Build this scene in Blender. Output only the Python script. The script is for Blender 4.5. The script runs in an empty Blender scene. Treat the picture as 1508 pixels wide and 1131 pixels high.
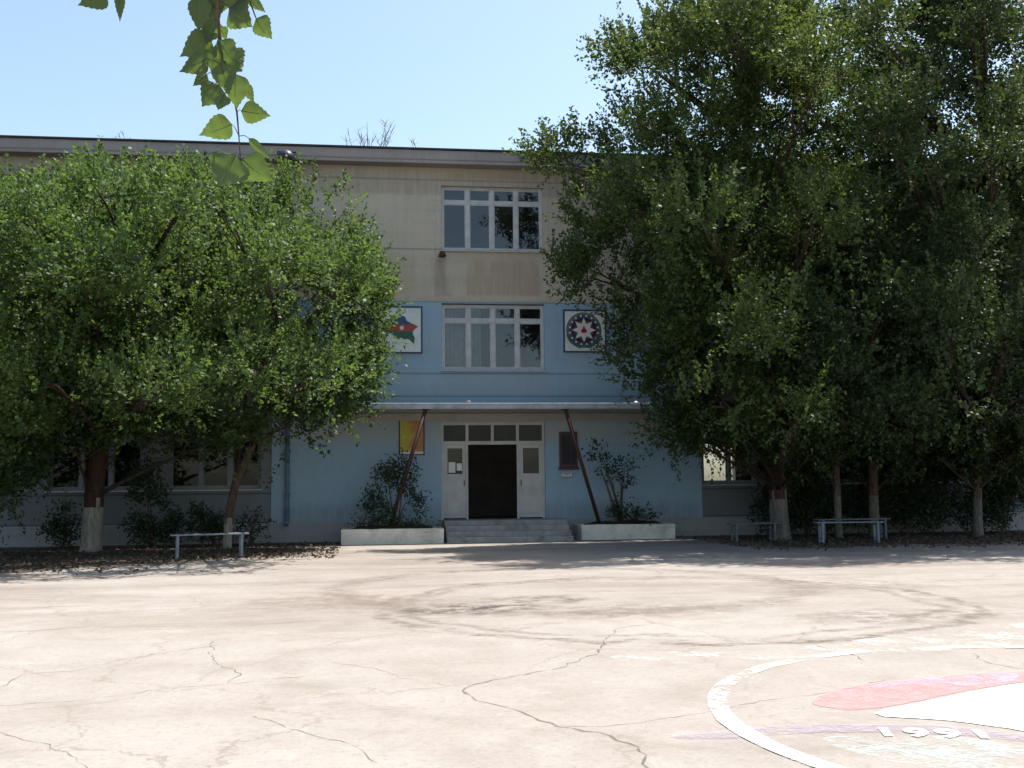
import bpy, bmesh, math, random
import numpy as np
from mathutils import Vector, Matrix, Euler, noise

S = bpy.context.scene
COL = S.collection
PI = math.pi
R = math.radians

# ------------------------------------------------------------------ camera
PSI = R(7.2)
cam_data = bpy.data.cameras.new("camera")
cam = bpy.data.objects.new("camera", cam_data)
COL.objects.link(cam)
cam_data.sensor_fit = 'HORIZONTAL'
cam_data.sensor_width = 36.0
cam_data.lens = 37.0
cam_data.clip_start = 0.05
cam_data.clip_end = 3000
cam.location = (-3.488, -32.111, 1.55)
cam.matrix_world = (Matrix.Translation(cam.location) @ Matrix.Rotation(-PSI, 4, 'Z')
                    @ Matrix.Rotation(PI / 2 + math.atan(152.5 / 1550), 4, 'X') @ Matrix.Rotation(-0.0105, 4, 'Z'))
S.camera = cam

# ------------------------------------------------------------------ world, sun, exposure
SUN_EL, SUN_AZ = R(67), R(69)          # azimuth from +Y (behind the building) towards +X
world = bpy.data.worlds.new("World")
S.world = world
world.use_nodes = True
wn, wl = world.node_tree.nodes, world.node_tree.links
bg = wn["Background"]
sky = wn.new("ShaderNodeTexSky")
sky.sky_type = 'NISHITA'
sky.sun_disc = False
sky.sun_elevation = SUN_EL
sky.sun_rotation = SUN_AZ
sky.air_density = 1.0
sky.dust_density = 2.0
sky.ozone_density = 0.6
tint = wn.new("ShaderNodeMix")
tint.data_type = 'RGBA'
tint.blend_type = 'MULTIPLY'
tint.inputs[0].default_value = 1.0
tint.inputs[7].default_value = (1.04, 1.06, .97, 1)
wl.new(sky.outputs[0], tint.inputs[6])
wl.new(tint.outputs[2], bg.inputs[0])
bg.inputs[1].default_value = 0.135
sd = Vector((math.sin(SUN_AZ) * math.cos(SUN_EL), math.cos(SUN_AZ) * math.cos(SUN_EL), math.sin(SUN_EL)))
sun_data = bpy.data.lights.new("sun", 'SUN')
sun_data.energy = 5.0
sun_data.angle = R(0.53)
sun_data.color = (1.0, 0.955, 0.88)
sun = bpy.data.objects.new("sun", sun_data)
sun.rotation_euler = sd.to_track_quat('Z', 'Y').to_euler()
sun.location = (20, 10, 40)
COL.objects.link(sun)
S.view_settings.view_transform = 'Standard'
S.view_settings.look = 'None'
S.view_settings.exposure = 0.95
S.view_settings.gamma = 1.0
S.cycles.diffuse_bounces = 2
S.cycles.max_bounces = 8
S.cycles.transparent_max_bounces = 16


# ------------------------------------------------------------------ materials
class NT:
    def __init__(self, name):
        self.m = bpy.data.materials.new(name)
        self.m.use_nodes = True
        self.t = self.m.node_tree
        self.t.nodes.clear()
        self.out = self.n("ShaderNodeOutputMaterial")

    def n(self, typ, **kw):
        nd = self.t.nodes.new(typ)
        for k, v in kw.items():
            setattr(nd, k, v)
        return nd

    def l(self, a, b):
        self.t.links.new(a, b)

    def coord(self, scale=(1, 1, 1), kind='Object'):
        c = self.n("ShaderNodeTexCoord")
        mp = self.n("ShaderNodeMapping")
        mp.inputs['Scale'].default_value = scale
        self.l(c.outputs[kind], mp.inputs[0])
        return mp.outputs[0]

    def noise(self, vec, scale, detail=6, rough=0.6, dist=0.0):
        nd = self.n("ShaderNodeTexNoise")
        nd.inputs['Scale'].default_value = scale
        nd.inputs['Detail'].default_value = detail
        nd.inputs['Roughness'].default_value = rough
        nd.inputs['Distortion'].default_value = dist
        self.l(vec, nd.inputs['Vector'])
        return nd.outputs['Fac']

    def ramp(self, fac, p0, p1, v0=0.0, v1=1.0):
        nd = self.n("ShaderNodeMapRange")
        nd.inputs[1].default_value = p0
        nd.inputs[2].default_value = p1
        nd.inputs[3].default_value = v0
        nd.inputs[4].default_value = v1
        self.l(fac, nd.inputs[0])
        return nd.outputs[0]

    def math(self, op, a, b=None, c=None):
        nd = self.n("ShaderNodeMath", operation=op)
        for i, v in enumerate((a, b, c)):
            if v is None:
                continue
            if isinstance(v, (int, float)):
                nd.inputs[i].default_value = v
            else:
                self.l(v, nd.inputs[i])
        return nd.outputs[0]

    def mix(self, fac, a, b):
        nd = self.n("ShaderNodeMix", data_type='RGBA')
        for sock, v in ((nd.inputs[0], fac), (nd.inputs[6], a), (nd.inputs[7], b)):
            if isinstance(v, (int, float)):
                sock.default_value = v
            elif isinstance(v, tuple):
                sock.default_value = (*v, 1.0)
            else:
                self.l(v, sock)
        return nd.outputs[2]

    def bsdf(self, color, rough=0.8, spec=0.3, metal=0.0, bump=None, bstr=0.3, bdist=0.02):
        b = self.n("ShaderNodeBsdfPrincipled")
        if isinstance(color, tuple):
            b.inputs['Base Color'].default_value = (*color, 1)
        else:
            self.l(color, b.inputs['Base Color'])
        if isinstance(rough, (int, float)):
            b.inputs['Roughness'].default_value = rough
        else:
            self.l(rough, b.inputs['Roughness'])
        b.inputs['Specular IOR Level'].default_value = spec
        b.inputs['Metallic'].default_value = metal
        if bump is not None:
            bp = self.n("ShaderNodeBump")
            bp.inputs['Strength'].default_value = bstr
            bp.inputs['Distance'].default_value = bdist
            self.l(bump, bp.inputs['Height'])
            self.l(bp.outputs[0], b.inputs['Normal'])
        return b

    def done(self, sh):
        self.l(sh.outputs[0] if hasattr(sh, 'outputs') else sh, self.out.inputs[0])
        return self.m


def mat_simple(name, c, rough=0.7, var=0.25, scale=6.0, dirt=None, spec=0.3, metal=0.0, bump=0.15):
    k = NT(name)
    v = k.coord()
    n = k.noise(v, scale)
    n2 = k.noise(v, scale * 7, 4)
    col = k.mix(k.ramp(n, .3, .7), tuple(x * (1 - var) for x in c), tuple(min(1, x * (1 + var * .5)) for x in c))
    if dirt:
        col = k.mix(k.ramp(k.noise(v, scale * .6, 8, .7), .5, .72), col, dirt)
    return k.done(k.bsdf(col, rough, spec, metal, bump=n2, bstr=bump, bdist=.01))


def mat_wall(name, c, streak, patch, joints=(), vjoints=(), patch_boxes=()):
    """painted render / panels: vertical rain streaks, faded patches, panel joints at real heights"""
    k = NT(name)
    co = k.coord()
    sep = k.n("ShaderNodeSeparateXYZ")
    k.l(co, sep.inputs[0])
    x, z = sep.outputs[0], sep.outputs[2]
    sv = k.coord((2.6, 2.6, .20))
    st = k.ramp(k.noise(sv, 1.6, 9, .72, .8), .50, .80)
    big = k.ramp(k.noise(k.coord((.5, .5, .8)), .9, 7, .62, .6), .36, .66)
    col = k.mix(big, c, patch)
    col = k.mix(k.math('MULTIPLY', st, .55), col, streak)
    hb = k.noise(k.coord((.35, .35, 4.5)), 1.1, 5, .6)
    col = k.mix(k.ramp(hb, .5, .75, 0, .35), col, streak)
    pat = k.noise(k.coord((1.4, 1.4, 1.1)), 1.7, 10, .75, 1.2)
    col = k.mix(k.ramp(pat, .52, .60, 0, .30), col, tuple(q * .78 for q in patch))
    pal = k.noise(k.coord((.9, .9, 1.6)), 2.3, 10, .78, .6)
    col = k.mix(k.ramp(pal, .57, .62, 0, .28), col, tuple(min(1, q * 1.22) for q in c))
    fine = k.noise(k.coord(), 30, 5, .7)
    col = k.mix(k.ramp(fine, .3, .75, 0, .28), col, tuple(q * .62 for q in c))
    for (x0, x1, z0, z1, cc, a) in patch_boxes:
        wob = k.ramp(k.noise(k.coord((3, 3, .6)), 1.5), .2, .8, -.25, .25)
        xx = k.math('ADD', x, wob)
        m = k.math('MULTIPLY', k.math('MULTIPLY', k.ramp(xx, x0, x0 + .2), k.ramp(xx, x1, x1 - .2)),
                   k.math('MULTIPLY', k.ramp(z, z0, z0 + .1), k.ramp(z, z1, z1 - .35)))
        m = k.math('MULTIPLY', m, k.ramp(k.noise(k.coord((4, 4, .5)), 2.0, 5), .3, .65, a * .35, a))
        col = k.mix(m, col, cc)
    for j in joints:
        d = k.math('ABSOLUTE', k.math('SUBTRACT', z, j))
        col = k.mix(k.ramp(d, .012, .035, .6, 0), col, tuple(q * .35 for q in c))
    for j in vjoints:
        d = k.math('ABSOLUTE', k.math('SUBTRACT', x, j))
        col = k.mix(k.ramp(d, .006, .02, .25, 0), col, tuple(q * .4 for q in c))
    return k.done(k.bsdf(col, .85, .2, bump=fine, bstr=.25, bdist=.012))


M = {}
TANC = (.52, .445, .345)
M['tan'] = mat_wall('ochre_render', TANC, (.35, .285, .205), (.475, .43, .375), joints=(8.93, 11.13),
                    vjoints=(-4.4, -1.78, 1.78, 4.4),
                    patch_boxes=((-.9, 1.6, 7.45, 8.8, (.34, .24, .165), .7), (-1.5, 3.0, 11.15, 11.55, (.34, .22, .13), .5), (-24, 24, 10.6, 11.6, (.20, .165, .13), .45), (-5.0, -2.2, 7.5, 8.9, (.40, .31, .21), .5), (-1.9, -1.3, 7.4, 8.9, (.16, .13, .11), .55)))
M['blue'] = mat_wall('blue_paint', (.275, .415, .535), (.225, .34, .44), (.325, .42, .505), joints=(4.35, 5.05, 7.28),
                     patch_boxes=((-6.5, 6.4, 2.9, 3.75, (.36, .38, .37), .8), (-1.9, 1.9, 4.35, 5.1, (.34, .37, .39), .6), (-6.6, 6.5, .5, 1.25, (.22, .24, .25), .7)))
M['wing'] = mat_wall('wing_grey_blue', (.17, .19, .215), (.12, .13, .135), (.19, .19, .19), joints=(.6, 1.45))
M['plinth'] = mat_wall('plinth_grey', (.30, .30, .31), (.19, .185, .18), (.34, .33, .33))
M['fascia'] = mat_wall('fascia_concrete', (.33, .29, .275), (.17, .145, .14), (.27, .24, .235), joints=(11.63,))
M['roofdark'] = mat_simple('roof_felt', (.04, .04, .045), .9)
M['soffit'] = mat_wall('canopy_render', (.43, .41, .37), (.26, .25, .23), (.36, .35, .33))
M['canopyedge'] = mat_simple('canopy_edge_paint', (.36, .41, .46), .75, .25, 2.5, dirt=(.2, .2, .2))
M['frame'] = mat_simple('white_window_paint', (.50, .50, .51), .5, .18, 5, dirt=(.42, .41, .39))
M['door'] = mat_simple('white_door_paint', (.48, .47, .46), .45, .15, 3, dirt=(.38, .37, .35))
M['wingframe'] = mat_simple('shaded_grey_window_paint', (.19, .21, .235), .6, .2, 5, dirt=(.16, .17, .18))  # grey-blue frame paint, darkened further to stand in for tree shade
M['skyglass'] = None
M['sill'] = mat_simple('sill_metal', (.5, .52, .53), .5, .2, 4)
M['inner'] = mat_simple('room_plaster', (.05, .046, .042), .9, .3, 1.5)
M['hall'] = mat_simple('dark_hall', (.12, .095, .08), .9, .3, 1.5)
M['curtain'] = mat_simple('grey_curtain', (.36, .35, .38), .9, .3, 3)
M['concrete'] = mat_simple('step_concrete', (.33, .31, .30), .85, .3, 3, dirt=(.16, .15, .145), bump=.3)
M['white'] = mat_simple('limewash_planter', (.70, .64, .57), .85, .2, 2.2, dirt=(.36, .32, .28), bump=.3)
M['soil'] = mat_simple('dark_soil', (.035, .028, .02), .95, .4, 8, bump=.6)
M['rust'] = mat_simple('red_brown_steel', (.062, .026, .022), .6, .4, 9, dirt=(.05, .02, .015))
M['pipe'] = mat_simple('dark_blue_pipe', (.10, .17, .26), .5, .3, 4, dirt=(.05, .07, .1))
M['bench'] = mat_simple('bench_paint', (.21, .23, .28), .5, .3, 6, dirt=(.2, .2, .21))
M['benchdark'] = mat_simple('bench_worn_wood', (.16, .16, .18), .7, .3, 6, dirt=(.08, .075, .07))
M['navy'] = mat_simple('dark_blue_border', (.03, .055, .11), .5)
M['panelwhite'] = mat_simple('mural_white', (.66, .70, .71), .6, .12, 3, dirt=(.5, .52, .53))
M['black'] = mat_simple('black_paint', (.012, .012, .013), .5)
M['maroon'] = mat_simple('maroon_board', (.06, .018, .03), .35, .3, 3)
M['paper'] = mat_simple('paper', (.7, .69, .66), .8, .1, 4)
M['flagblue'] = mat_simple('mural_blue', (.03, .10, .22), .55)
M['flagred'] = mat_simple('mural_red', (.34, .07, .06), .55)
M['flaggreen'] = mat_simple('mural_green', (.04, .12, .085), .55)
M['starpink'] = mat_simple('mural_star', (.72, .62, .62), .55, .08)
M['gold'] = mat_simple('mural_gold', (.35, .22, .05), .5)
M['flame'] = mat_simple('mural_flame', (.30, .015, .035), .5)
M['lampdark'] = mat_simple('dark_fitting', (.03, .028, .045), .4)
M['twig'] = mat_simple('dry_twig', (.20, .17, .14), .9, .3, 9)


def mat_poster():
    k = NT('faded_poster')
    v = k.coord((1, 1, 1), 'Generated')
    sep = k.n("ShaderNodeSeparateXYZ")
    k.l(v, sep.inputs[0])
    n = k.noise(v, 2.2, 4, .6, .8)
    c = k.mix(k.ramp(k.math('ADD', sep.outputs[0], k.ramp(n, .3, .7, -.3, .3)), .3, .62), (.42, .36, .03), (.40, .17, .05))
    c = k.mix(k.ramp(k.noise(v, 5, 5), .55, .7, 0, .6), c, (.55, .47, .3))
    c = k.mix(k.ramp(sep.outputs[2], .06, .1, 1, 0), c, (.6, .6, .56))
    return k.done(k.bsdf(c, .5, .4))


M['poster'] = mat_poster()


def mat_glass(name='window_glass', refl=.8):
    k = NT(name)
    lw = k.n("ShaderNodeFresnel")
    lw.inputs[0].default_value = 1.55
    g = k.n("ShaderNodeBsdfGlossy")
    g.inputs['Roughness'].default_value = .03
    g.inputs['Color'].default_value = (.95, .97, 1, 1)
    t = k.n("ShaderNodeBsdfTransparent")
    t.inputs[0].default_value = (.62, .65, .66, 1)
    d = k.n("ShaderNodeBsdfDiffuse")
    d.inputs[0].default_value = (.16, .17, .18, 1)
    m1 = k.n("ShaderNodeMixShader")
    k.l(k.ramp(k.noise(k.coord(), 1.3, 5), .35, .75, .01, .10), m1.inputs[0])
    k.l(t.outputs[0], m1.inputs[1])
    k.l(d.outputs[0], m1.inputs[2])
    m2 = k.n("ShaderNodeMixShader")
    k.l(k.math('ADD', k.math('MULTIPLY', lw.outputs[0], refl), .0), m2.inputs[0])
    k.l(m1.outputs[0], m2.inputs[1])
    k.l(g.outputs[0], m2.inputs[2])
    nb = k.n("ShaderNodeBump")
    nb.inputs['Strength'].default_value = .06
    nb.inputs['Distance'].default_value = .02
    k.l(k.noise(k.coord(), 2.2, 2), nb.inputs['Height'])
    k.l(nb.outputs[0], g.inputs['Normal'])
    return k.done(m2)


M['glass'] = mat_glass()
M['skyglass'] = mat_glass('high_reflection_window_glass', 1.6)  # same dirt, reflection turned up so the panes show more sky
M['dullglass'] = mat_glass('low_reflection_fanlight_glass', .35)  # same dirt, reflection turned down so the fanlights stay dark


def mat_leaf(name, c1, c2, trans=.35, gloss=.55, spec=.36, tb=1.0):
    k = NT(name)
    geo = k.n("ShaderNodeNewGeometry")
    rnd = geo.outputs['Random Per Island']
    big = k.ramp(k.noise(k.coord(), .7, 3), .35, .65)
    f = k.math('ADD', k.math('MULTIPLY', rnd, .6), k.math('MULTIPLY', big, .4))
    col = k.mix(f, c1, c2)
    b = k.bsdf(col, gloss, spec)
    tr = k.n("ShaderNodeBsdfTranslucent")
    k.l(k.mix(.5, col, (c2[0] * 2.2 * tb, c2[1] * 2.0 * tb, c2[2] * .8 * tb)), tr.inputs[0])
    m = k.n("ShaderNodeMixShader")
    m.inputs[0].default_value = trans
    k.l(b.outputs[0], m.inputs[1])
    k.l(tr.outputs[0], m.inputs[2])
    return k.done(m)


M['leaf'] = mat_leaf('elm_leaf', (.016, .037, .013), (.088, .148, .044), trans=.42)
M['leafmid'] = mat_leaf('sunlit_elm_leaf', (.014, .030, .011), (.082, .126, .036), trans=.38)  # lighter than the shaded copy, sunlight put into the leaf tone
M['leafshade'] = mat_leaf('shaded_elm_leaf', (.013, .027, .011), (.050, .082, .025), trans=.30)  # darker leaf copy, backlit shade of the right trees put into its colour
M['leafshrub'] = mat_leaf('shrub_leaf', (.014, .030, .014), (.036, .062, .024), trans=.2)
def mat_broad_leaf():
    k = NT('broad_leaf')
    uv = k.n("ShaderNodeUVMap")
    sep = k.n("ShaderNodeSeparateXYZ")
    k.l(uv.outputs[0], sep.inputs[0])
    u, v = sep.outputs[0], sep.outputs[1]
    au = k.math('ABSOLUTE', u)
    mid = k.ramp(au, .02, .07, 1, 0)
    ph = k.math('SUBTRACT', k.math('MULTIPLY', v, 9.0), k.math('MULTIPLY', au, 3.2))
    sv = k.ramp(k.math('ABSOLUTE', k.math('SUBTRACT', k.math('FRACT', ph), .5)), .05, .14, .75, 0)
    vein = k.math('MAXIMUM', mid, sv)
    geo = k.n("ShaderNodeNewGeometry")
    n = k.noise(k.coord(), 60, 4)
    f = k.math('ADD', k.math('MULTIPLY', geo.outputs['Random Per Island'], .6), k.math('MULTIPLY', n, .4))
    col = k.mix(f, (.012, .024, .014), (.030, .046, .020))
    b = k.bsdf(k.mix(k.math('MULTIPLY', vein, .6), col, (.10, .14, .06)), .42, .5, bump=vein, bstr=.4, bdist=.002)
    tr = k.n("ShaderNodeBsdfTranslucent")
    k.l(k.mix(k.math('MULTIPLY', vein, .55), k.mix(f, (.16, .27, .035), (.24, .37, .055)), (.10, .17, .03)), tr.inputs[0])
    m = k.n("ShaderNodeMixShader")
    m.inputs[0].default_value = .26
    k.l(b.outputs[0], m.inputs[1])
    k.l(tr.outputs[0], m.inputs[2])
    return k.done(m)


M['leafblade'] = mat_broad_leaf()
M['leafbig'] = mat_leaf('broad_leaf', (.022, .042, .018), (.045, .075, .024), trans=.42, gloss=.45, tb=3.2)


def mat_bark(name, c, d):
    k = NT(name)
    v = k.coord((6, 6, 1.4))
    n = k.noise(v, 2.2, 8, .7, .5)
    col = k.mix(k.ramp(n, .35, .65), d, c)
    return k.done(k.bsdf(col, .9, .15, bump=n, bstr=.8, bdist=.04))


M['bark'] = mat_bark('elm_bark', (.15, .10, .075), (.05, .034, .028))
M['barkred'] = mat_bark('red_brown_bark', (.085, .045, .035), (.035, .021, .018))
M['limewash'] = mat_bark('limewashed_bark', (.36, .33, .285), (.15, .135, .11))
M['shadelime'] = mat_bark('shaded_limewashed_bark', (.21, .195, .17), (.09, .08, .07))  # darker limewash copy, shade on the right trunks put into its colour
M['limb'] = mat_bark('dark_limb_bark', (.075, .055, .042), (.03, .022, .018))


def mat_ground():
    k = NT('court_concrete')
    v = k.coord()
    sep = k.n("ShaderNodeSeparateXYZ")
    k.l(v, sep.inputs[0])
    x, y = sep.outputs[0], sep.outputs[1]
    n1 = k.noise(v, .16, 8, .6, .4)
    n2 = k.noise(v, 1.1, 9, .68)
    n3 = k.noise(v, 14, 6, .75)
    grit = k.noise(v, 55, 4, .8)
    col = k.mix(k.ramp(n1, .38, .62), (.258, .229, .208), (.285, .262, .242))
    col = k.mix(k.ramp(n2, .45, .72, 0, .55), col, (.185, .156, .135))
    col = k.mix(k.ramp(n3, .50, .70, 0, .5), col, (.165, .145, .127))
    mid = k.noise(v, 26, 5, .8)
    col = k.mix(k.ramp(mid, .56, .66, 0, .4), col, (.14, .12, .105))
    pale = k.noise(v, 2.6, 9, .8, .8)
    col = k.mix(k.ramp(pale, .54, .62, 0, .35), col, (.33, .305, .285))
    col = k.mix(k.ramp(grit, .56, .70, 0, .6), col, (.11, .096, .085))
    spots = k.noise(v, 4.2, 8, .8)
    col = k.mix(k.ramp(spots, .60, .68, 0, .5), col, (.14, .12, .105))
    # faint broad dirt drifts stretched sideways
    vor = k.n('ShaderNodeTexVoronoi', feature='DISTANCE_TO_EDGE')
    vor.inputs['Scale'].default_value = .42
    vadd = k.n('ShaderNodeVectorMath', operation='ADD')
    nz = k.n('ShaderNodeTexNoise')
    nz.inputs['Scale'].default_value = 1.1
    nz.inputs['Detail'].default_value = 7
    nz.inputs['Roughness'].default_value = .65
    k.l(v, nz.inputs['Vector'])
    k.l(v, vadd.inputs[0])
    k.l(nz.outputs['Color'], vadd.inputs[1])
    k.l(vadd.outputs[0], vor.inputs['Vector'])
    hair = k.math('MULTIPLY', k.ramp(vor.outputs['Distance'], .002, .009, 1, 0), k.ramp(n1, .42, .56, 0, .55))
    col = k.mix(hair, col, (.16, .13, .11))
    dr = k.noise(k.coord((.12, .5, .5)), 1.2, 8, .65, .5)
    far = k.ramp(y, -24, -17)
    col = k.mix(k.math('MULTIPLY', k.math('MULTIPLY', k.ramp(dr, .46, .62, 0, .8), k.ramp(k.noise(k.coord((1.2, 5, 1)), 2.2, 9, .8), .38, .60, .2, 1.1)), far), col, (.155, .126, .105))
    # worn ring of a painted circle: dirt caught along its line
    wx = k.math('ADD', x, k.ramp(k.noise(v, .7, 4), .2, .8, -.35, .35))
    wy = k.math('ADD', y, k.ramp(k.noise(v, .9, 4), .2, .8, -.35, .35))

    def ring(cx, cy, r, w, amt, c):
        nonlocal col
        dx = k.math('SUBTRACT', wx, cx)
        dy = k.math('SUBTRACT', wy, cy)
        d = k.math('SQRT', k.math('ADD', k.math('MULTIPLY', dx, dx), k.math('MULTIPLY', dy, dy)))
        e = k.math('ABSOLUTE', k.math('SUBTRACT', d, r))
        m = k.math('MULTIPLY', k.ramp(e, w * .25, w, 1, 0), k.ramp(k.noise(v, 1.7, 10, .82), .42, .56, .05, amt))
        m = k.math('MULTIPLY', m, k.ramp(k.noise(k.coord((2.5, 9, 1)), 2.0, 8, .8), .38, .58, .25, 1.25))
        col = k.mix(m, col, c)

    ring(.35, -18.1, 3.8, .17, .85, (.09, .072, .06))
    ring(.3, -18.0, 3.45, .13, .75, (.11, .088, .073))
    ring(-.6, -15.6, 3.6, .42, .8, (.12, .096, .08))
    ring(.2, -21.6, 4.6, .22, .35, (.16, .13, .11))

    def blot(cx, cy, rx, ry, amt, c):
        nonlocal col
        dx = k.math('DIVIDE', k.math('SUBTRACT', wx, cx), rx)
        dy = k.math('DIVIDE', k.math('SUBTRACT', wy, cy), ry)
        d = k.math('SQRT', k.math('ADD', k.math('MULTIPLY', dx, dx), k.math('MULTIPLY', dy, dy)))
        m = k.math('MULTIPLY', k.ramp(d, .4, 1.0, 1, 0), k.ramp(k.noise(v, 3.0, 7, .75), .44, .58, 0, amt))
        col = k.mix(m, col, c)

    blot(-2.3, -18.3, 1.2, .85, 1.0, (.05, .042, .038))
    blot(-1.2, -17.4, .9, .65, .9, (.07, .058, .052))
    blot(-.5, -19.0, 1.8, 1.0, .7, (.12, .095, .08))
    blot(2.6, -20.2, 1.8, .8, .8, (.12, .1, .085))
    blot(-4.0, -17.0, 2.4, 1.6, .7, (.15, .12, .1))
    blot(3.5, -16.5, 2.2, 1.2, .6, (.15, .125, .105))
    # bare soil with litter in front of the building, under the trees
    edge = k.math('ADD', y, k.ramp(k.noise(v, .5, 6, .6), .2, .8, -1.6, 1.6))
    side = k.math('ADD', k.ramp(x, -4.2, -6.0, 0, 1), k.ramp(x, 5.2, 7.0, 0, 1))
    lim = k.ramp(x, -12.0, -5.0, 4.5, 0)          # soil tone pushed out at the far left to darken the tree-shaded ground
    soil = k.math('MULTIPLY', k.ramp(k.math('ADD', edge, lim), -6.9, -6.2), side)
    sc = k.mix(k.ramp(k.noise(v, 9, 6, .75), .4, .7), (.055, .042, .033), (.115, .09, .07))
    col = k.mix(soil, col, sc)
    return k.done(k.bsdf(col, .9, .15, bump=k.math('ADD', n3, k.math('MULTIPLY', n2, .6)), bstr=.35, bdist=.02))


def mat_paint(name, c, lo, hi, scale=2.5, amt=1.0):
    """worn paint on the court: flakes away to the concrete below"""
    k = NT(name)
    v = k.coord()
    n = k.math('ADD', k.math('MULTIPLY', k.noise(v, scale, 8, .7), .6), k.math('MULTIPLY', k.noise(v, scale * 9, 5, .7), .4))
    b = k.bsdf(k.mix(k.ramp(k.noise(v, 6, 5), .3, .7), tuple(q * .85 for q in c), c), .7, .3)
    t = k.n("ShaderNodeBsdfTransparent")
    m = k.n("ShaderNodeMixShader")
    fine = k.ramp(k.noise(v, 38, 5, .75), .32, .46)
    k.l(k.math('MULTIPLY', k.ramp(n, lo, hi, 0, amt), fine), m.inputs[0])
    k.l(t.outputs[0], m.inputs[1])
    k.l(b.outputs[0], m.inputs[2])
    return k.done(m)


# ------------------------------------------------------------------ mesh helpers
class MB:
    def __init__(self):
        self.v, self.f, self.mi = [], [], []

    def add(self, vs, fs, mi=0):
        o = len(self.v)
        self.v += [tuple(p) for p in vs]
        self.f += [tuple(i + o for i in q) for q in fs]
        self.mi += [mi] * len(fs)
        return self

    def box(self, x0, x1, y0, y1, z0, z1, mi=0):
        vs = [(x0, y0, z0), (x1, y0, z0), (x1, y1, z0), (x0, y1, z0), (x0, y0, z1), (x1, y0, z1), (x1, y1, z1), (x0, y1, z1)]
        return self.add(vs, [(0, 3, 2, 1), (4, 5, 6, 7), (0, 1, 5, 4), (1, 2, 6, 5), (2, 3, 7, 6), (3, 0, 4, 7)], mi)

    def tube(self, pts, rad, n=10, mi=0, cap=True, jit=0.0):
        pts = [Vector(p) for p in pts]
        rs = rad if isinstance(rad, (list, tuple)) else [rad] * len(pts)
        vs, fs = [], []
        up = Vector((0.13, 0.9, .37)).normalized()
        for i, p in enumerate(pts):
            t = (pts[min(i + 1, len(pts) - 1)] - pts[max(i - 1, 0)]).normalized()
            a = t.cross(up)
            if a.length < 1e-3:
                a = t.cross(Vector((1, 0, 0)))
            a.normalize()
            b = t.cross(a)
            for j in range(n):
                th = 2 * PI * j / n
                r = rs[i] * (1 + jit * math.sin(3 * th + i * .7) + jit * random.uniform(-.6, .6))
                vs.append(p + a * (math.cos(th) * r) + b * (math.sin(th) * r))
        for i in range(len(pts) - 1):
            for j in range(n):
                k = (j + 1) % n
                fs.append((i * n + j, i * n + k, (i + 1) * n + k, (i + 1) * n + j))
        if cap:
            fs.append(tuple(range(n))[::-1])
            fs.append(tuple((len(pts) - 1) * n + j for j in range(n)))
        return self.add(vs, fs, mi)

    def prism_xz(self, poly, y0, y1, mi=0):
        """polygon in the XZ plane (counter-clockwise seen from -Y), thickness from y0 (front) to y1"""
        n = len(poly)
        vs = [(x, y0, z) for x, z in poly] + [(x, y1, z) for x, z in poly]
        fs = [tuple(range(n)), tuple(range(2 * n - 1, n - 1, -1))]
        for i in range(n):
            j = (i + 1) % n
            fs.append((j, i, n + i, n + j))
        return self.add(vs, fs, mi)

    def flat(self, poly, z, mi=0):
        return self.add([(x, y, z) for x, y in poly], [tuple(range(len(poly)))], mi)

    def build(self, name, mat, parent=None, smooth=False, bevel=0.0):
        me = bpy.data.meshes.new(name)
        me.from_pydata(self.v, [], self.f)
        for m in (mat if isinstance(mat, (list, tuple)) else [mat]):
            me.materials.append(m)
        me.polygons.foreach_set('material_index', self.mi)
        if smooth:
            me.polygons.foreach_set('use_smooth', [True] * len(me.polygons))
        me.update()
        o = bpy.data.objects.new(name, me)
        COL.objects.link(o)
        if parent is not None:
            o.parent = parent
        if bevel:
            b = o.modifiers.new('bevel', 'BEVEL')
            b.width = bevel
            b.segments = 2
            b.limit_method = 'ANGLE'
        return o


def thing(name, label, cat, loc=(0, 0, 0), rz=0.0, group=None):
    o = bpy.data.objects.new(name, None)
    COL.objects.link(o)
    o.location = loc
    o.rotation_euler = (0, 0, rz)
    return tag(o, label, cat, group)


def tag(o, label, cat, group=None):
    o['label'] = label
    o['category'] = cat
    if group:
        o['group'] = group
    return o


def roughen(o, cuts, amp, scale=3.0):
    me = o.data
    bm = bmesh.new()
    bm.from_mesh(me)
    bmesh.ops.subdivide_edges(bm, edges=[e for e in bm.edges if e.calc_length() > .3], cuts=cuts, use_grid_fill=True)
    for v in bm.verts:
        n = noise.noise_vector(v.co * scale + Vector((o.matrix_world.translation.x, 3.3, 7.1)))
        v.co += n * amp
        if noise.noise(v.co * 6) > .33:
            v.co.z -= amp * .8
    bm.to_mesh(me)
    bm.free()


def struct(o):
    o['kind'] = 'structure'
    return o


def dup(o, parent=None, loc=None):
    c = o.copy()
    COL.objects.link(c)
    c.parent = parent
    if loc is not None:
        c.location = loc
    for ch in o.children:
        dup(ch, c)
    return c


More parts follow.
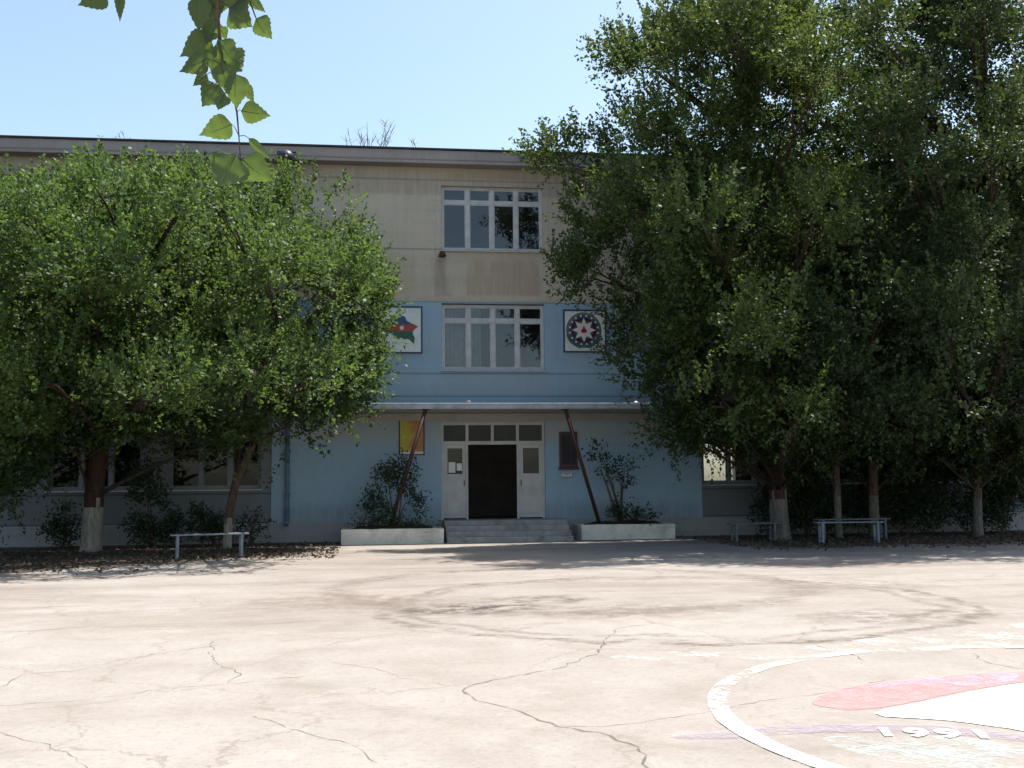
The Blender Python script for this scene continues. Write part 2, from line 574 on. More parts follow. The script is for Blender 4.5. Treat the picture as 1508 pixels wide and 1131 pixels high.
def open_wall(x0, x1, z0, z1, yf, yb, openings, mb=None, mi=0):
    """a wall with real openings and reveals; front at yf, back at yb"""
    mb = mb or MB()
    xs = sorted({x0, x1} | {v for o in openings for v in (o[0], o[1]) if x0 < v < x1})
    zs = sorted({z0, z1} | {v for o in openings for v in (o[2], o[3]) if z0 < v < z1})

    def solid(i, j):
        if i < 0 or j < 0 or i >= len(xs) - 1 or j >= len(zs) - 1:
            return False
        cx, cz = (xs[i] + xs[i + 1]) / 2, (zs[j] + zs[j + 1]) / 2
        return not any(o[0] < cx < o[1] and o[2] < cz < o[3] for o in openings)

    for i in range(len(xs) - 1):
        for j in range(len(zs) - 1):
            if not solid(i, j):
                continue
            a, b, c, d = xs[i], xs[i + 1], zs[j], zs[j + 1]
            mb.add([(a, yf, c), (b, yf, c), (b, yf, d), (a, yf, d)], [(0, 1, 2, 3)], mi)
            mb.add([(a, yb, c), (b, yb, c), (b, yb, d), (a, yb, d)], [(3, 2, 1, 0)], mi)
            if not solid(i - 1, j):
                mb.add([(a, yf, c), (a, yf, d), (a, yb, d), (a, yb, c)], [(0, 1, 2, 3)], mi)
            if not solid(i + 1, j):
                mb.add([(b, yf, c), (b, yb, c), (b, yb, d), (b, yf, d)], [(0, 1, 2, 3)], mi)
            if not solid(i, j - 1):
                mb.add([(a, yf, c), (a, yb, c), (b, yb, c), (b, yf, c)], [(0, 1, 2, 3)], mi)
            if not solid(i, j + 1):
                mb.add([(a, yf, d), (b, yf, d), (b, yb, d), (a, yb, d)], [(0, 1, 2, 3)], mi)
    return mb


# ------------------------------------------------------------------ the ground
g = MB()
g.flat([(-400, -300), (400, -300), (400, 400), (-400, 400)], 0.0)
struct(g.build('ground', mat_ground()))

W_PAINT = mat_paint('worn_white_paint', (.86, .85, .84), .36, .47, 4.0)
W_FAINT = mat_paint('faded_white_paint', (.80, .79, .77), .50, .68, 2.2, .75)
R_PAINT = mat_paint('faded_red_paint', (.70, .27, .28), .34, .52, 3.0, .75)
P_PAINT = mat_paint('faded_purple_paint', (.36, .30, .36), .41, .58, 3.0, .7)
V_PAINT = mat_paint('faded_violet_paint', (.76, .52, .78), .47, .62, 4.0, .55)
T_PAINT = mat_paint('faded_teal_paint', (.50, .66, .66), .47, .62, 3.0, .6)
CX, CY, CR = 1.687, -25.452, 2.893


def smooth_poly(p, n=6):
    """Catmull-Rom closed outline"""
    out = []
    L = len(p)
    for i in range(L):
        p0, p1, p2, p3 = (Vector(p[(i + k - 1) % L]) for k in range(4))
        for j in range(n):
            t = j / n
            out.append(tuple(.5 * ((2 * p1) + (p2 - p0) * t + (2 * p0 - 5 * p1 + 4 * p2 - p3) * t * t + (3 * p1 - p0 - 3 * p2 + p3) * t ** 3)))
    return out


def flatmark(name, poly, z, mat):
    bm = bmesh.new()
    vs = [bm.verts.new((x, y, z)) for x, y in poly]
    f = bm.faces.new(vs)
    for v in vs:      # brush-painted, uneven outline
        v.co.x += .022 * noise.noise(v.co * 9) + .012 * noise.noise(v.co * 31)
        v.co.y += .022 * noise.noise(v.co * 9 + Vector((7, 7, 0))) + .012 * noise.noise(v.co * 31 + Vector((3, 0, 0)))
    bm.normal_update()
    if f.normal.z < 0:
        f.normal_flip()
    bmesh.ops.triangulate(bm, faces=bm.faces[:])
    me = bpy.data.meshes.new(name)
    bm.to_mesh(me)
    bm.free()
    me.materials.append(mat)
    o = bpy.data.objects.new(name, me)
    COL.objects.link(o)
    return struct(o)


near_arc, far_arc = MB(), MB()
for i in range(240):
    m = far_arc if 50 < i < 115 else near_arc
    a0, a1 = 2 * PI * i / 240, 2 * PI * (i + 1) / 240
    r0, r1 = CR - .07, CR + .07
    q0 = .018 * noise.noise(Vector((a0 * 9, 1, 0)))
    q1 = .018 * noise.noise(Vector((a0 * 9, 5, 0)))
    r0, r1 = r0 + q0, r1 + q1
    m.add([(CX + r0 * math.cos(a0), CY + r0 * math.sin(a0), .0075), (CX + r1 * math.cos(a0), CY + r1 * math.sin(a0), .0075),
           (CX + r1 * math.cos(a1), CY + r1 * math.sin(a1), .0075), (CX + r0 * math.cos(a1), CY + r0 * math.sin(a1), .0075)], [(0, 1, 2, 3)])
struct(near_arc.build('court_marking', W_PAINT))
struct(far_arc.build('court_marking', mat_paint('dissolving_white_paint', (.84, .83, .82), .46, .60, 2.5, .9)))
flatmark('court_marking', smooth_poly([(-0.16, -25.18), (0.64, -24.71), (1.45, -24.35), (2.31, -24.05), (2.9, -24.0), (3.0, -24.9), (2.4, -25.7), (1.5, -25.95), (0.8, -25.99), (0.51, -25.8), (0.22, -25.46)], 4), .006, mat_paint('thick_white_paint', (.86, .86, .84), .32, .44, 2.0))
flatmark('court_marking', smooth_poly([(-0.42, -24.72), (-0.0, -24.3), (0.43, -24.1), (1.1, -23.92), (1.77, -23.86), (2.35, -23.83), (2.88, -23.93), (2.14, -24.12), (1.51, -24.27), (0.7, -24.62), (0.18, -24.9), (-0.28, -25.02)], 5), .004, R_PAINT)
flatmark('court_marking', smooth_poly([(-.05, -24.42), (.5, -24.12), (1.1, -23.97), (1.6, -23.95), (1.45, -24.22), (.95, -24.36), (.6, -24.25), (.2, -24.35)], 4), .0065, V_PAINT)
flatmark('court_marking', smooth_poly([(-1.71, -25.58), (-1.35, -25.49), (-0.78, -25.4), (-0.31, -25.48), (0.14, -25.6), (0.45, -25.9), (0.75, -26.15), (0.6, -26.34), (0.35, -26.06), (0.01, -25.82), (-0.41, -25.69), (-0.87, -25.62), (-1.42, -25.68)], 4), .005, P_PAINT)
flatmark('court_marking', smooth_poly([(-.75, -25.75), (-.3, -25.8), (.1, -25.95), (.3, -26.3), (-.1, -26.7), (-.6, -26.4), (-.8, -26.0)], 4), .0035, T_PAINT)
flatmark('court_marking', smooth_poly([(-1.40, -22.51), (-0.98, -22.30), (-0.35, -22.36), (0.18, -22.55), (0.34, -22.75), (0.01, -22.92), (-0.47, -22.75), (-0.9, -22.66), (-1.2, -22.95)], 4), .004, W_FAINT)
flatmark('court_marking', smooth_poly([(0.45, -22.35), (.95, -22.1), (1.59, -21.77), (2.46, -21.69), (3.34, -21.34), (4.4, -21.4), (4.2, -22.2), (3.34, -22.45), (2.5, -22.73), (1.78, -22.71), (1.1, -22.75)], 4), .004, W_FAINT)
flatmark('court_marking', smooth_poly([(2.8, -21.33), (3.57, -21.09), (4.3, -21.0), (4.4, -21.5), (3.53, -21.85), (2.59, -21.92)], 4), .006, W_FAINT)


def painted_text(txt, cx, cy, size, ang, mat):
    cu = bpy.data.curves.new('court_lettering', 'FONT')
    cu.body = txt
    cu.size = size
    cu.align_x = 'CENTER'
    cu.align_y = 'CENTER'
    cu.space_character = 1.25
    cu.offset = .012
    o = bpy.data.objects.new('court_lettering', cu)
    COL.objects.link(o)
    o.location = (cx, cy, .0085)
    o.rotation_euler = (0, 0, ang)
    cu.materials.append(mat)
    return struct(o)


painted_text('1991', -.08, -25.78, .30, R(-16), mat_paint('white_lettering_paint', (.82, .81, .80), .18, .38, 2.0, .85))

# cracks: narrow wandering ribbons of dirt in the concrete
crack_m = mat_paint('crack_dirt', (.15, .12, .10), .38, .52, 5.0, .8)
CRACKS = [([(-1.25, -21.54), (-1.46, -22.25), (-1.98, -23.01), (-2.49, -23.41), (-2.79, -23.65), (-2.86, -23.86), (-2.75, -24.33), (-2.5, -24.68), (-2.34, -25.17), (-2.12, -25.4), (-1.97, -25.69), (-1.98, -26.07), (-2.06, -26.51), (-2.0, -27.6)], .034),
          ([(-7.6, -23.3), (-6.5, -23.03), (-6.49, -22.4), (-6.12, -22.34), (-5.85, -21.8), (-5.76, -21.66), (-5.1, -21.0)], .018),
          ([(-7.2, -24.2), (-6.24, -23.83), (-5.69, -23.72), (-5.18, -23.36), (-4.72, -23.24), (-3.9, -22.9)], .018),
          ([(-5.2, -20.7), (-5.07, -21.67), (-4.93, -22.2), (-4.65, -22.75), (-4.7, -23.2)], .018),
          ([(-3.9, -22.3), (-3.54, -22.72), (-3.26, -23.27), (-2.85, -23.7)], .016), ([(-4.36, -24.5), (-3.95, -25.08), (-3.65, -25.41), (-3.5, -25.9)], .016),
          ([(-6.3, -24.4), (-5.92, -24.74), (-5.57, -25.08), (-5.46, -25.19), (-5.0, -25.9)], .016),
          ([(-1.09, -24.86), (-0.76, -24.61), (-0.04, -24.38), (.5, -24.0)], .016), ([(-2.34, -25.17), (-2.03, -25.25), (-1.69, -25.12), (-1.31, -24.93), (-1.1, -24.86)], .014),
          ([(.2, -21.7), (0.7, -22.16), (0.8, -22.69), (0.75, -23.07)], .02), ([(1.88, -22.9), (1.73, -23.36), (1.81, -23.73), (2.0, -23.8), (2.8, -23.5)], .02),
          ([(-1.25, -21.54), (-.9, -20.6), (-.2, -20.1), (.6, -19.9)], .02), ([(-3.48, -20.03), (-2.48, -20.79), (-1.45, -21.5)], .018),
          ([(-9.5, -19.5), (-8.2, -19.8), (-6.8, -19.2), (-5.2, -19.6), (-4.0, -19.1)], .025), ([(-6.0, -14.0), (-4.4, -14.6), (-2.8, -13.8), (-1.2, -14.3)], .03),
          ([(3.5, -15.0), (4.9, -16.2), (6.3, -16.0), (7.8, -17.0)], .03), ([(4.2, -19.0), (5.2, -19.8), (5.6, -20.8)], .025)]
random.seed(11)
m = MB()
for pts, w in CRACKS:
    P = []
    for i in range(len(pts) - 1):
        a, b = Vector(pts[i]), Vector(pts[i + 1])
        n = max(2, int((b - a).length / .09))
        nn = Vector((-(b - a).y, (b - a).x)).normalized()
        for j in range(n):
            P.append(a.lerp(b, j / n) + nn * random.uniform(-.028, .028))
    P.append(Vector(pts[-1]))
    for i in range(len(P) - 1):
        d = (P[i + 1] - P[i]).normalized()
        nn = Vector((-d.y, d.x))
        if i == 0:
            wp, np_ = 0.004, nn
        wq = w * random.uniform(.12, .45) * (1 if random.random() < .85 else .2) if i < len(P) - 2 else .003
        a0, a1 = P[i] + np_ * wp, P[i] - np_ * wp
        b0, b1 = P[i + 1] + nn * wq, P[i + 1] - nn * wq
        m.add([(a1.x, a1.y, .002), (b1.x, b1.y, .002), (b0.x, b0.y, .002), (a0.x, a0.y, .002)], [(0, 1, 2, 3)])
        wp, np_ = wq, nn
struct(m.build('ground_crack', crack_m))

# ------------------------------------------------------------------ the school building
B = thing('school_building', 'three-storey school with ochre upper wall and pale blue painted entrance bay', 'building', (0, 0, 0))
XL, XR, YB = -24.0, 24.0, 11.0
BAYL, BAYR = -6.68, 6.52
FLOORS = [(1.6, 3.62), (5.17, 7.24), (8.92, 10.96)]
WING = [(-9.65, -7.0), (-13.05, -10.4), (-16.45, -13.8), (-19.85, -17.2), (-23.3, -20.6), (6.55, 9.2), (9.95, 12.6), (13.35, 16.0), (16.75, 19.4), (20.1, 22.75)]
MID = (-1.6, 1.6)
DOOR = (-1.63, 1.57, .6, 3.56)
openings = [(a, b, z0, z1) for a, b in WING for z0, z1 in FLOORS]
openings += [(MID[0], MID[1], *FLOORS[1]), (MID[0], MID[1], *FLOORS[2]), DOOR]
T = .38
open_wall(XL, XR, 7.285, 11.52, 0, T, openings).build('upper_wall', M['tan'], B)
open_wall(BAYL, BAYR, .58, 7.285, -.03, T, openings).build('entrance_wall', M['blue'], B)
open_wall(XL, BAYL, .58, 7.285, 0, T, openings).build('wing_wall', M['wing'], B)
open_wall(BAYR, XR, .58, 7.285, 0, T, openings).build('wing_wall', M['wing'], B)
m = MB()
m.box(XL, -1.62, -.09, T, -.3, .58)
m.box(2.1, XR, -.09, T, -.3, .58)
m.box(-1.62, 2.1, -.02, T, -.3, .575)
m.build('plinth', M['plinth'], B, bevel=.01)
m = MB()
open_wall(XL, XR, -.3, 11.52, YB - T, YB, [(9.55, 11.3, .95, 3.3)], m)
m.box(XL, XL + T, T, YB - T, -.3, 11.52)
m.box(XR - T, XR, T, YB - T, -.3, 11.52)
m.build('outer_wall', M['tan'], B)
m = MB()
for zf in (.55, 4.25, 8.0):
    m.box(XL + T, XR - T, T, YB - T, zf - .22, zf)
m.box(XL + T, 6.2, 6.0, 6.15, .55, 11.5)
m.box(15.6, XR - T, 6.0, 6.15, .55, 11.5)
m.box(6.2, 15.6, 6.0, 6.15, 4.25, 11.5)
for xp in (-20.2, -13.4, -6.8, -2.6, 2.6, 6.2, 15.45, 19.7):
    m.box(xp, xp + .15, T, 6.0 if xp not in (6.2, 15.45) else YB - T, .551, 4.03)
for xp in (-20.2, -13.4, -6.8, -2.4, 2.3, 6.2, 12.9, 16.3):
    m.box(xp, xp + .15, T, 6.0, 4.251, 7.78)
    m.box(xp, xp + .15, T, 6.0, 8.001, 11.5)
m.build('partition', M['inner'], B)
m = MB()
m.box(-2.44, 2.59, 4.2, 4.3, .56, 4.0)
for i in range(13):
    m.box(-.8 + i * .125, -.8 + i * .125 + .09, 4.17, 4.2, .6, 3.1)
m.box(-2.445, -2.40, T + .01, 4.19, .56, 4.0)
m.box(2.55, 2.595, T + .01, 4.19, .56, 4.0)
m.box(-2.40, 2.55, T + .01, 4.19, .556, .57)
m.box(-2.40, 2.55, T + .01, 4.19, 3.95, 4.02)
m.build('entrance_hall', M['hall'], B)
# roof slab with its fascia
m = MB()
m.box(XL - .45, XR + .45, -.45, YB + .45, 11.52, 11.94)
m.build('roof_fascia', M['fascia'], B, bevel=.02)
m = MB()
m.box(XL - .5, XR + .5, -.5, YB + .5, 11.94, 12.0)
m.build('roof', M['roofdark'], B, bevel=.01)
m = MB()
m.box(-4.8, 4.8, -.075, -.032, 3.6, 3.82)
m.build('lintel_band', M['soffit'], B, bevel=.01)
# canopy
m = MB()
m.box(-4.85, 4.85, -1.96, -.035, 3.825, 3.95)
m.build('canopy', M['soffit'], B, bevel=.01)
cn = MB()
cn.box(-4.9, 4.9, -2.02, -1.962, 3.815, 3.985)
cn.build('canopy_edge', M['canopyedge'], B, bevel=.012)


def window(w, z0, z1, lights, trans, name='window', fm='frame', gm='skyglass'):
    """frame centred on x=0, base at z=0; panes are its children"""
    h = z1 - z0
    f = MB()
    fw, y0, y1 = .07, .13, .21
    f.box(-w / 2, -w / 2 + fw, y0, y1, 0, h)
    f.box(w / 2 - fw, w / 2, y0, y1, 0, h)
    f.box(-w / 2 + fw, w / 2 - fw, y0, y1, 0, fw)
    f.box(-w / 2 + fw, w / 2 - fw, y0, y1, h - fw, h)
    zt = h * trans
    mw = .11
    xs = [-w / 2 + fw + (w - 2 * fw) * i / lights for i in range(lights + 1)]
    for x in xs[1:-1]:
        f.box(x - mw / 2, x + mw / 2, y0 - .015, y1, fw, h - fw)
    for i in range(lights):
        a = xs[i] + (mw / 2 if i else 0)
        b = xs[i + 1] - (mw / 2 if i < lights - 1 else 0)
        f.box(a, b, y0 + .006, y1 - .006, zt - .055, zt + .045)
        # sash rims
        for (c0, c1, d0, d1) in ((a, b, fw, zt - .055), (a, b, zt + .045, h - fw)):
            s = .035
            f.box(c0, c0 + s, y0 + .02, y1 - .02, d0, d1)
            f.box(c1 - s, c1, y0 + .02, y1 - .02, d0, d1)
            f.box(c0 + s, c1 - s, y0 + .02, y1 - .02, d0, d0 + s)
            f.box(c0 + s, c1 - s, y0 + .02, y1 - .02, d1 - s, d1)
    fo = f.build(name, M[fm])
    p = MB()
    p.add([(-w / 2 + fw, .175, fw), (w / 2 - fw, .175, fw), (w / 2 - fw, .175, h - fw), (-w / 2 + fw, .175, h - fw)], [(0, 1, 2, 3)])
    p.build('pane', M[gm], fo)
    s = MB()
    s.add([(-w / 2 - .05, -.10, -.035), (w / 2 + .05, -.10, -.035), (w / 2 + .05, .13, 0.0), (-w / 2 - .05, .13, 0.0),
           (-w / 2 - .05, -.10, -.055), (w / 2 + .05, -.10, -.055), (w / 2 + .05, .13, -.02), (-w / 2 - .05, .13, -.02)],
          [(0, 1, 2, 3), (7, 6, 5, 4), (0, 4, 5, 1), (1, 5, 6, 2), (2, 6, 7, 3), (3, 7, 4, 0)])
    s.build('sill', M['sill'], fo)
    return fo


midw = window(3.2, *FLOORS[2], 4, .76)
midw.parent = B
midw.location = (0, 0, FLOORS[2][0])
mid2 = dup(midw, B, (0, -.03, FLOORS[1][0]))
c = MB()
for (a, b, y) in ((-1.5, -.85, .42), (-.78, -.35, .42)):
    n = 18
    vs, fs = [], []
    for i in range(n + 1):
        x = a + (b - a) * i / n
        yy = y + .03 * math.sin(i * 1.9)
        vs += [(x, yy, .1), (x, yy, 2.0)]
    for i in range(n):
        fs.append((2 * i, 2 * i + 2, 2 * i + 3, 2 * i + 1))
    c.add(vs, fs)
c.build('curtain', M['curtain'], mid2)
wingw = None
for z0, z1 in FLOORS:
    for a, b in WING:
        if wingw is None:
            wingw = window(2.65, z0, z1, 3, .74, fm='wingframe', gm='glass')
            o = wingw
            o.parent = B
        else:
            o = dup(wingw, B)
        o.location = ((a + b) / 2, 0, z0)

# entrance: frame, fanlights, fixed leaves with glass above a white panel
dx0, dx1, dz0, dz1 = DOOR
m = MB()
y0, y1 = .06, .17
m.box(dx0, dx0 + .08, y0, y1, dz0, dz1)
m.box(dx1 - .08, dx1, y0, y1, dz0, dz1)
m.box(dx0 + .08, dx1 - .08, y0, y1, dz1 - .09, dz1)
m.box(dx0 + .08, dx1 - .08, y0, y1, 2.87, 2.98)
for x in (-.83, -.05, .73):
    m.box(x - .045, x + .045, y0, y1, 2.98, dz1 - .09)
m.box(-.875, -.80, y0, y1, dz0, 2.87)
m.box(.70, .775, y0, y1, dz0, 2.87)
m.build('door_frame', M['door'], B, bevel=.006)
for s, (a, b) in enumerate(((dx0 + .08, -.875), (.775, dx1 - .08))):
    m = MB()
    ya, yb2 = .085, .135
    m.box(a, b, ya, yb2, dz0 + .04, 1.98)
    m.box(a, a + .12, ya, yb2, 1.98, 2.87)
    m.box(b - .10, b, ya, yb2, 1.98, 2.87)
    m.box(a + .12, b - .10, ya, yb2, 2.76, 2.87)
    m.box(a + .09, b - .09, ya - .012, ya, dz0 + .15, 1.84)
    d = m.build('door', M['door'], B, bevel=.005)
    p = MB()
    p.add([(a + .12, .11, 1.98), (b - .10, .11, 1.98), (b - .10, .11, 2.76), (a + .12, .11, 2.76)], [(0, 1, 2, 3)])
    p.build('pane', M['glass'], d)
    h = MB()
    hx = a + .05 if s else b - .05
    h.tube([(hx, .085, 1.62), (hx, .03, 1.62), (hx, .03, 1.78), (hx, .085, 1.78)], .011, 8)
    h.build('handle', M['black'], d)
    if s == 0:
        q = MB()
        q.box(a + .15, a + .36, .078, .083, 2.02, 2.34)
        q.box(a + .40, a + .56, .078, .083, 2.08, 2.30)
        q.build('notice', M['paper'], d)
m = MB()
xs = [dx0 + .08, -.875, -.785, -.095, -.005, .685, .775, dx1 - .08]
for i in range(0, 8, 2):
    m.add([(xs[i], .11, 2.98), (xs[i + 1], .11, 2.98), (xs[i + 1], .11, dz1 - .09), (xs[i], .11, dz1 - .09)], [(0, 1, 2, 3)])
m.build('fanlight', M['dullglass'], B)
# the drainpipe at the left of the entrance bay
m = MB()
m.tube([(-6.2, -.14, 11.45), (-6.2, -.14, .75), (-6.2, -.18, .62), (-6.2, -.34, .52)], .065, 12)
for z in (1.4, 3.4, 5.4, 7.4, 9.4, 11.0):
    m.box(-6.29, -6.11, -.22, -.035, z, z + .05)
m.build('drainpipe', M['pipe'], B)

# ------------------------------------------------------------------ entrance steps and planters
st = thing('entrance_steps', 'worn grey concrete steps leading up to the open school door', 'steps', (.25, -2.0, 0))
m = MB()
for i, (yf, z) in enumerate(((-2.06, .16), (-1.72, .31), (-1.38, .46))):
    m.box(-1.84, 1.8, yf + 2.0, (-1.72, -1.38, -1.04)[i] + 2.0, -.2, z)
m.box(-1.84, 1.8, -1.04 + 2.0, -.1 + 2.0, -.2, .598)
roughen(m.build('steps', M['concrete'], st, bevel=.018), 9, .010)


def planter(name, label, x0, x1, yf, yb, h):
    t = thing(name, label, 'planter', ((x0 + x1) / 2, (yf + yb) / 2, 0), 0, 'whitewashed planters beside the steps')
    hx, hy, w = (x1 - x0) / 2, (yb - yf) / 2, .12
    m = MB()
    m.box(-hx, hx, -hy, -hy + w, -.1, h)
    m.box(-hx, hx, hy - w, hy, -.1, h - .004)
    m.box(-hx, -hx + w, -hy + w, hy - w, -.1, h - .002)
    m.box(hx - w, hx, -hy + w, hy - w, -.1, h - .002)
    roughen(m.build('box', M['white'], t, bevel=.015), 9, .012)
    s = MB()
    n, k = 26, 8
    vs = []
    for j in range(k + 1):
        for i in range(n + 1):
            x = -hx + w + (2 * hx - 2 * w) * i / n
            y = -hy + w + (2 * hy - 2 * w) * j / k
            e = min(i, n - i, j * 2, (k - j) * 2) / 4
            vs.append((x, y, h - .08 + .14 * min(1, e) + random.uniform(-.025, .03)))
    s.add(vs, [(j * (n + 1) + i, j * (n + 1) + i + 1, (j + 1) * (n + 1) + i + 1, (j + 1) * (n + 1) + i) for j in range(k) for i in range(n)])
    s.build('soil', M['soil'], t, smooth=True)
    return t


planter('planter', 'long whitewashed planter left of the steps holding a bushy shrub', -4.55, -1.68, -2.1, -.75, .43)
planter('planter', 'long whitewashed planter right of the steps holding a sparse plant', 2.38, 5.2, -1.55, -.35, .44)

# ------------------------------------------------------------------ props under the canopy
for lab, a, b in (('rusty red-brown steel prop leaning from the left planter to the canopy', (-3.23, -1.5, .36), (-2.18, -1.93, 3.80)),
                  ('rusty red-brown steel prop leaning from the right planter to the canopy', (3.01, -1.2, .38), (1.89, -1.93, 3.80))):
    t = thing('prop_pole', lab, 'pole', a, 0, 'steel props holding up the canopy')
    d = Vector(b) - Vector(a)
    m = MB()
    m.tube([(0, 0, 0), d], .055, 12)
    m.build('pole', M['rust'], t, smooth=True)
    m = MB()
    m.box(d.x - .1, d.x + .1, d.y - .02, d.y + .12, d.z - .005, d.z + .012)
    m.build('top_plate', M['rust'], t)
    m = MB()
    m.box(-.12, .12, -.12, .12, .04, .09)
    m.build('base_plate', M['rust'], t)

# ------------------------------------------------------------------ wall pictures
YW = -.034


def ngon(cx, cz, r, n=40, a0=0.0):
    return [(cx + r * math.cos(a0 + 2 * PI * i / n), cz + r * math.sin(a0 + 2 * PI * i / n)) for i in range(n)]


def star(cx, cz, r0, r1, n=8, a0=PI / 2):
    return [(cx + (r0 if i % 2 == 0 else r1) * math.cos(a0 + PI * i / n), cz + (r0 if i % 2 == 0 else r1) * math.sin(a0 + PI * i / n)) for i in range(2 * n)]


def panel(name, label, x0, x1, z0, z1):
    t = thing(name, label, 'wall panel', ((x0 + x1) / 2, YW, (z0 + z1) / 2), 0, 'painted panels on the blue wall')
    hx, hz = (x1 - x0) / 2, (z1 - z0) / 2
    m = MB()
    f = .045
    for (a, b, c, d) in ((-hx, hx, -hz, -hz + f), (-hx, hx, hz - f, hz), (-hx, -hx + f, -hz + f, hz - f), (hx - f, hx, -hz + f, hz - f)):
        m.box(a, b, -.05, 0, c, d)
    m.build('frame', M['navy'], t)
    m = MB()
    m.box(-hx + f, hx - f, -.03, 0, -hz + f, hz - f)
    m.build('board', M['panelwhite'], t)
    return t


t = panel('emblem_panel', 'white framed panel with round national emblem and eight-pointed star', 2.19, 3.55, 5.72, 7.07)
ex, ez = -.03, .03
lay = [('leaf_ring', ngon(ex, ez, .56), 'flaggreen'), ('rim', ngon(ex, ez, .52), 'gold'), ('blue_ring', ngon(ex, ez, .495), 'flagblue'), ('red_ring', ngon(ex, ez, .40), 'maroon'),
       ('green_ring', ngon(ex, ez, .30), 'flaggreen'), ('star', star(ex, ez, .385, .21), 'starpink'), ('flame', [(ex - .07, ez - .09), (ex + .07, ez - .09), (ex + .10, ez + .0), (ex + .045, ez + .03), (ex, ez + .15), (ex - .045, ez + .03), (ex - .10, ez + .0)], 'flame')]
for i, (nm, pl, mt) in enumerate(lay):
    m = MB()
    m.prism_xz(pl, -.034 - .004 * i, -.031)
    m.build(nm, M[mt], t)
for i in range(16):
    m = MB()
    a = PI / 8 * i + PI / 16
    m.prism_xz(ngon(ex + .45 * math.cos(a), ez + .45 * math.sin(a), .032, 12), -.0475, -.043)
    m.build('ring_dot', M['starpink'], t)
m = MB()       # oak leaves and ears of wheat below
for sgn in (-1, 1):
    for i in range(7):
        a = -PI / 2 + sgn * (.18 + i * .16)
        c0 = Vector((ex + .53 * math.cos(a), ez + .53 * math.sin(a)))
        dr = Vector((math.cos(a + sgn * .9), math.sin(a + sgn * .9)))
        nr = Vector((-dr.y, dr.x))
        p = [c0 - dr * .09, c0 + nr * .035 - dr * .02, c0 + nr * .03 + dr * .05, c0 + dr * .11, c0 - nr * .03 + dr * .05, c0 - nr * .035 - dr * .02]
        p = [(q.x, q.y) for q in p]
        m.prism_xz(p if True else p[::-1], -.066 - .0004 * i - .003 * (sgn > 0), -.0665 - .0004 * i + .02)
m.build('wreath', M['flaggreen'], t)

t = panel('map_panel', 'white framed panel with a country map in blue, red and green bands', -3.55, -2.19, 5.66, 7.12)
outline = [(-.50, .06), (-.53, .20), (-.42, .33), (-.28, .30), (-.18, .40), (-.02, .36), (.06, .44), (.15, .40), (.20, .28), (.30, .22), (.40, .18), (.56, .10),
           (.44, .02), (.38, -.06), (.40, -.16), (.45, -.26), (.42, -.44), (.34, -.36), (.24, -.28), (.12, -.30), (.02, -.24), (-.08, -.30), (-.16, -.20), (-.28, -.12), (-.36, -.04)]


def clip_band(poly, z0, z1):
    def half(p, z, keep_above):
        out = []
        for i in range(len(p)):
            a, b = p[i], p[(i + 1) % len(p)]
            ia, ib = (a[1] >= z) == keep_above, (b[1] >= z) == keep_above
            if ia:
                out.append(a)
            if ia != ib:
                q = (z - a[1]) / (b[1] - a[1])
                out.append((a[0] + (b[0] - a[0]) * q, z))
        return out
    return half(half(poly, z0, True), z1, False)


for nm, z0, z1, mt in (('blue_band', .17, .9, 'flagblue'), ('red_band', -.05, .17, 'flagred'), ('green_band', -.9, -.05, 'flaggreen')):
    m = MB()
    m.prism_xz(clip_band(outline, z0, z1)[::-1], -.036, -.0305)
    m.build(nm, M[mt], t)
m = MB()
m.prism_xz(star(.05, .06, .085, .045), -.040, -.0362)
m.build('star', M['starpink'], t)

t = thing('wall_poster', 'faded yellow and orange poster in a thin dark frame left of the door', 'poster', (-2.52, YW, 3.1))
m = MB()
hx, hz, f = .385, .545, .03
for (a, b, c0, d0) in ((-hx, hx, -hz, -hz + f), (-hx, hx, hz - f, hz), (-hx, -hx + f, -hz + f, hz - f), (hx - f, hx, -hz + f, hz - f)):
    m.box(a, b, -.035, 0, c0, d0)
m.build('frame', M['black'], t)
m = MB()
m.box(-hx + f, hx - f, -.02, 0, -hz + f, hz - f)
m.build('print', M['poster'], t)

t = thing('notice_board', 'dark maroon wall-hung notice board right of the door', 'board', (2.29, YW, 2.7))
m = MB()
m.box(-.28, .28, -.08, 0, -.55, .55)
m.build('case', M['maroon'], t, bevel=.012)
m = MB()
m.box(-.22, .06, -.086, -.0805, -.46, .46)
m.box(.09, .23, -.086, -.0805, -.46, .46)
m.build('leaf_panel', M['black'], t)
m = MB()
m.box(-.32, .32, -.12, 0, -.62, -.556)
m.build('shelf', M['maroon'], t)
t = thing('letter_box', 'small pale letter box on the wall under the maroon notice board', 'box', (2.22, YW, 1.93))
m = MB()
m.box(-.17, .17, -.1, 0, -.07, .06)
m.build('case', M['sill'], t, bevel=.01)
m = MB()
m.box(-.11, .11, -.104, -.1005, .01, .03)
m.build('slot', M['black'], t)

# small fittings
t = thing('wall_lamp', 'small dark rusty lamp under the left corner of the top window', 'lamp', (-1.58, 0, 8.77))
m = MB()
m.tube([(0, 0, .02), (0, -.14, .04), (0, -.2, 0)], .018, 8)
m.build('arm', M['rust'], t)
m = MB()
m.tube([(0, -.2, .04), (0, -.2, -.02), (0, -.2, -.12)], [.05, .1, .12], 14)
m.build('shade', M['rust'], t, smooth=True)
t = thing('floodlight', 'dark blue-black floodlight hanging under the roof edge above the left trees', 'lamp', (-6.3, -.46, 11.62))
m = MB()
m.tube([(0, -.10, .12), (0, -.12, .0), (0, -.14, -.24)], [.12, .24, .28], 16)
m.build('housing', M['lampdark'], t, smooth=True)
m = MB()
m.tube([(-.27, -.13, -.1), (-.27, 0.0, .12), (.27, 0.0, .12), (.27, -.13, -.1)], .02, 8)
m.build('bracket', M['lampdark'], t)

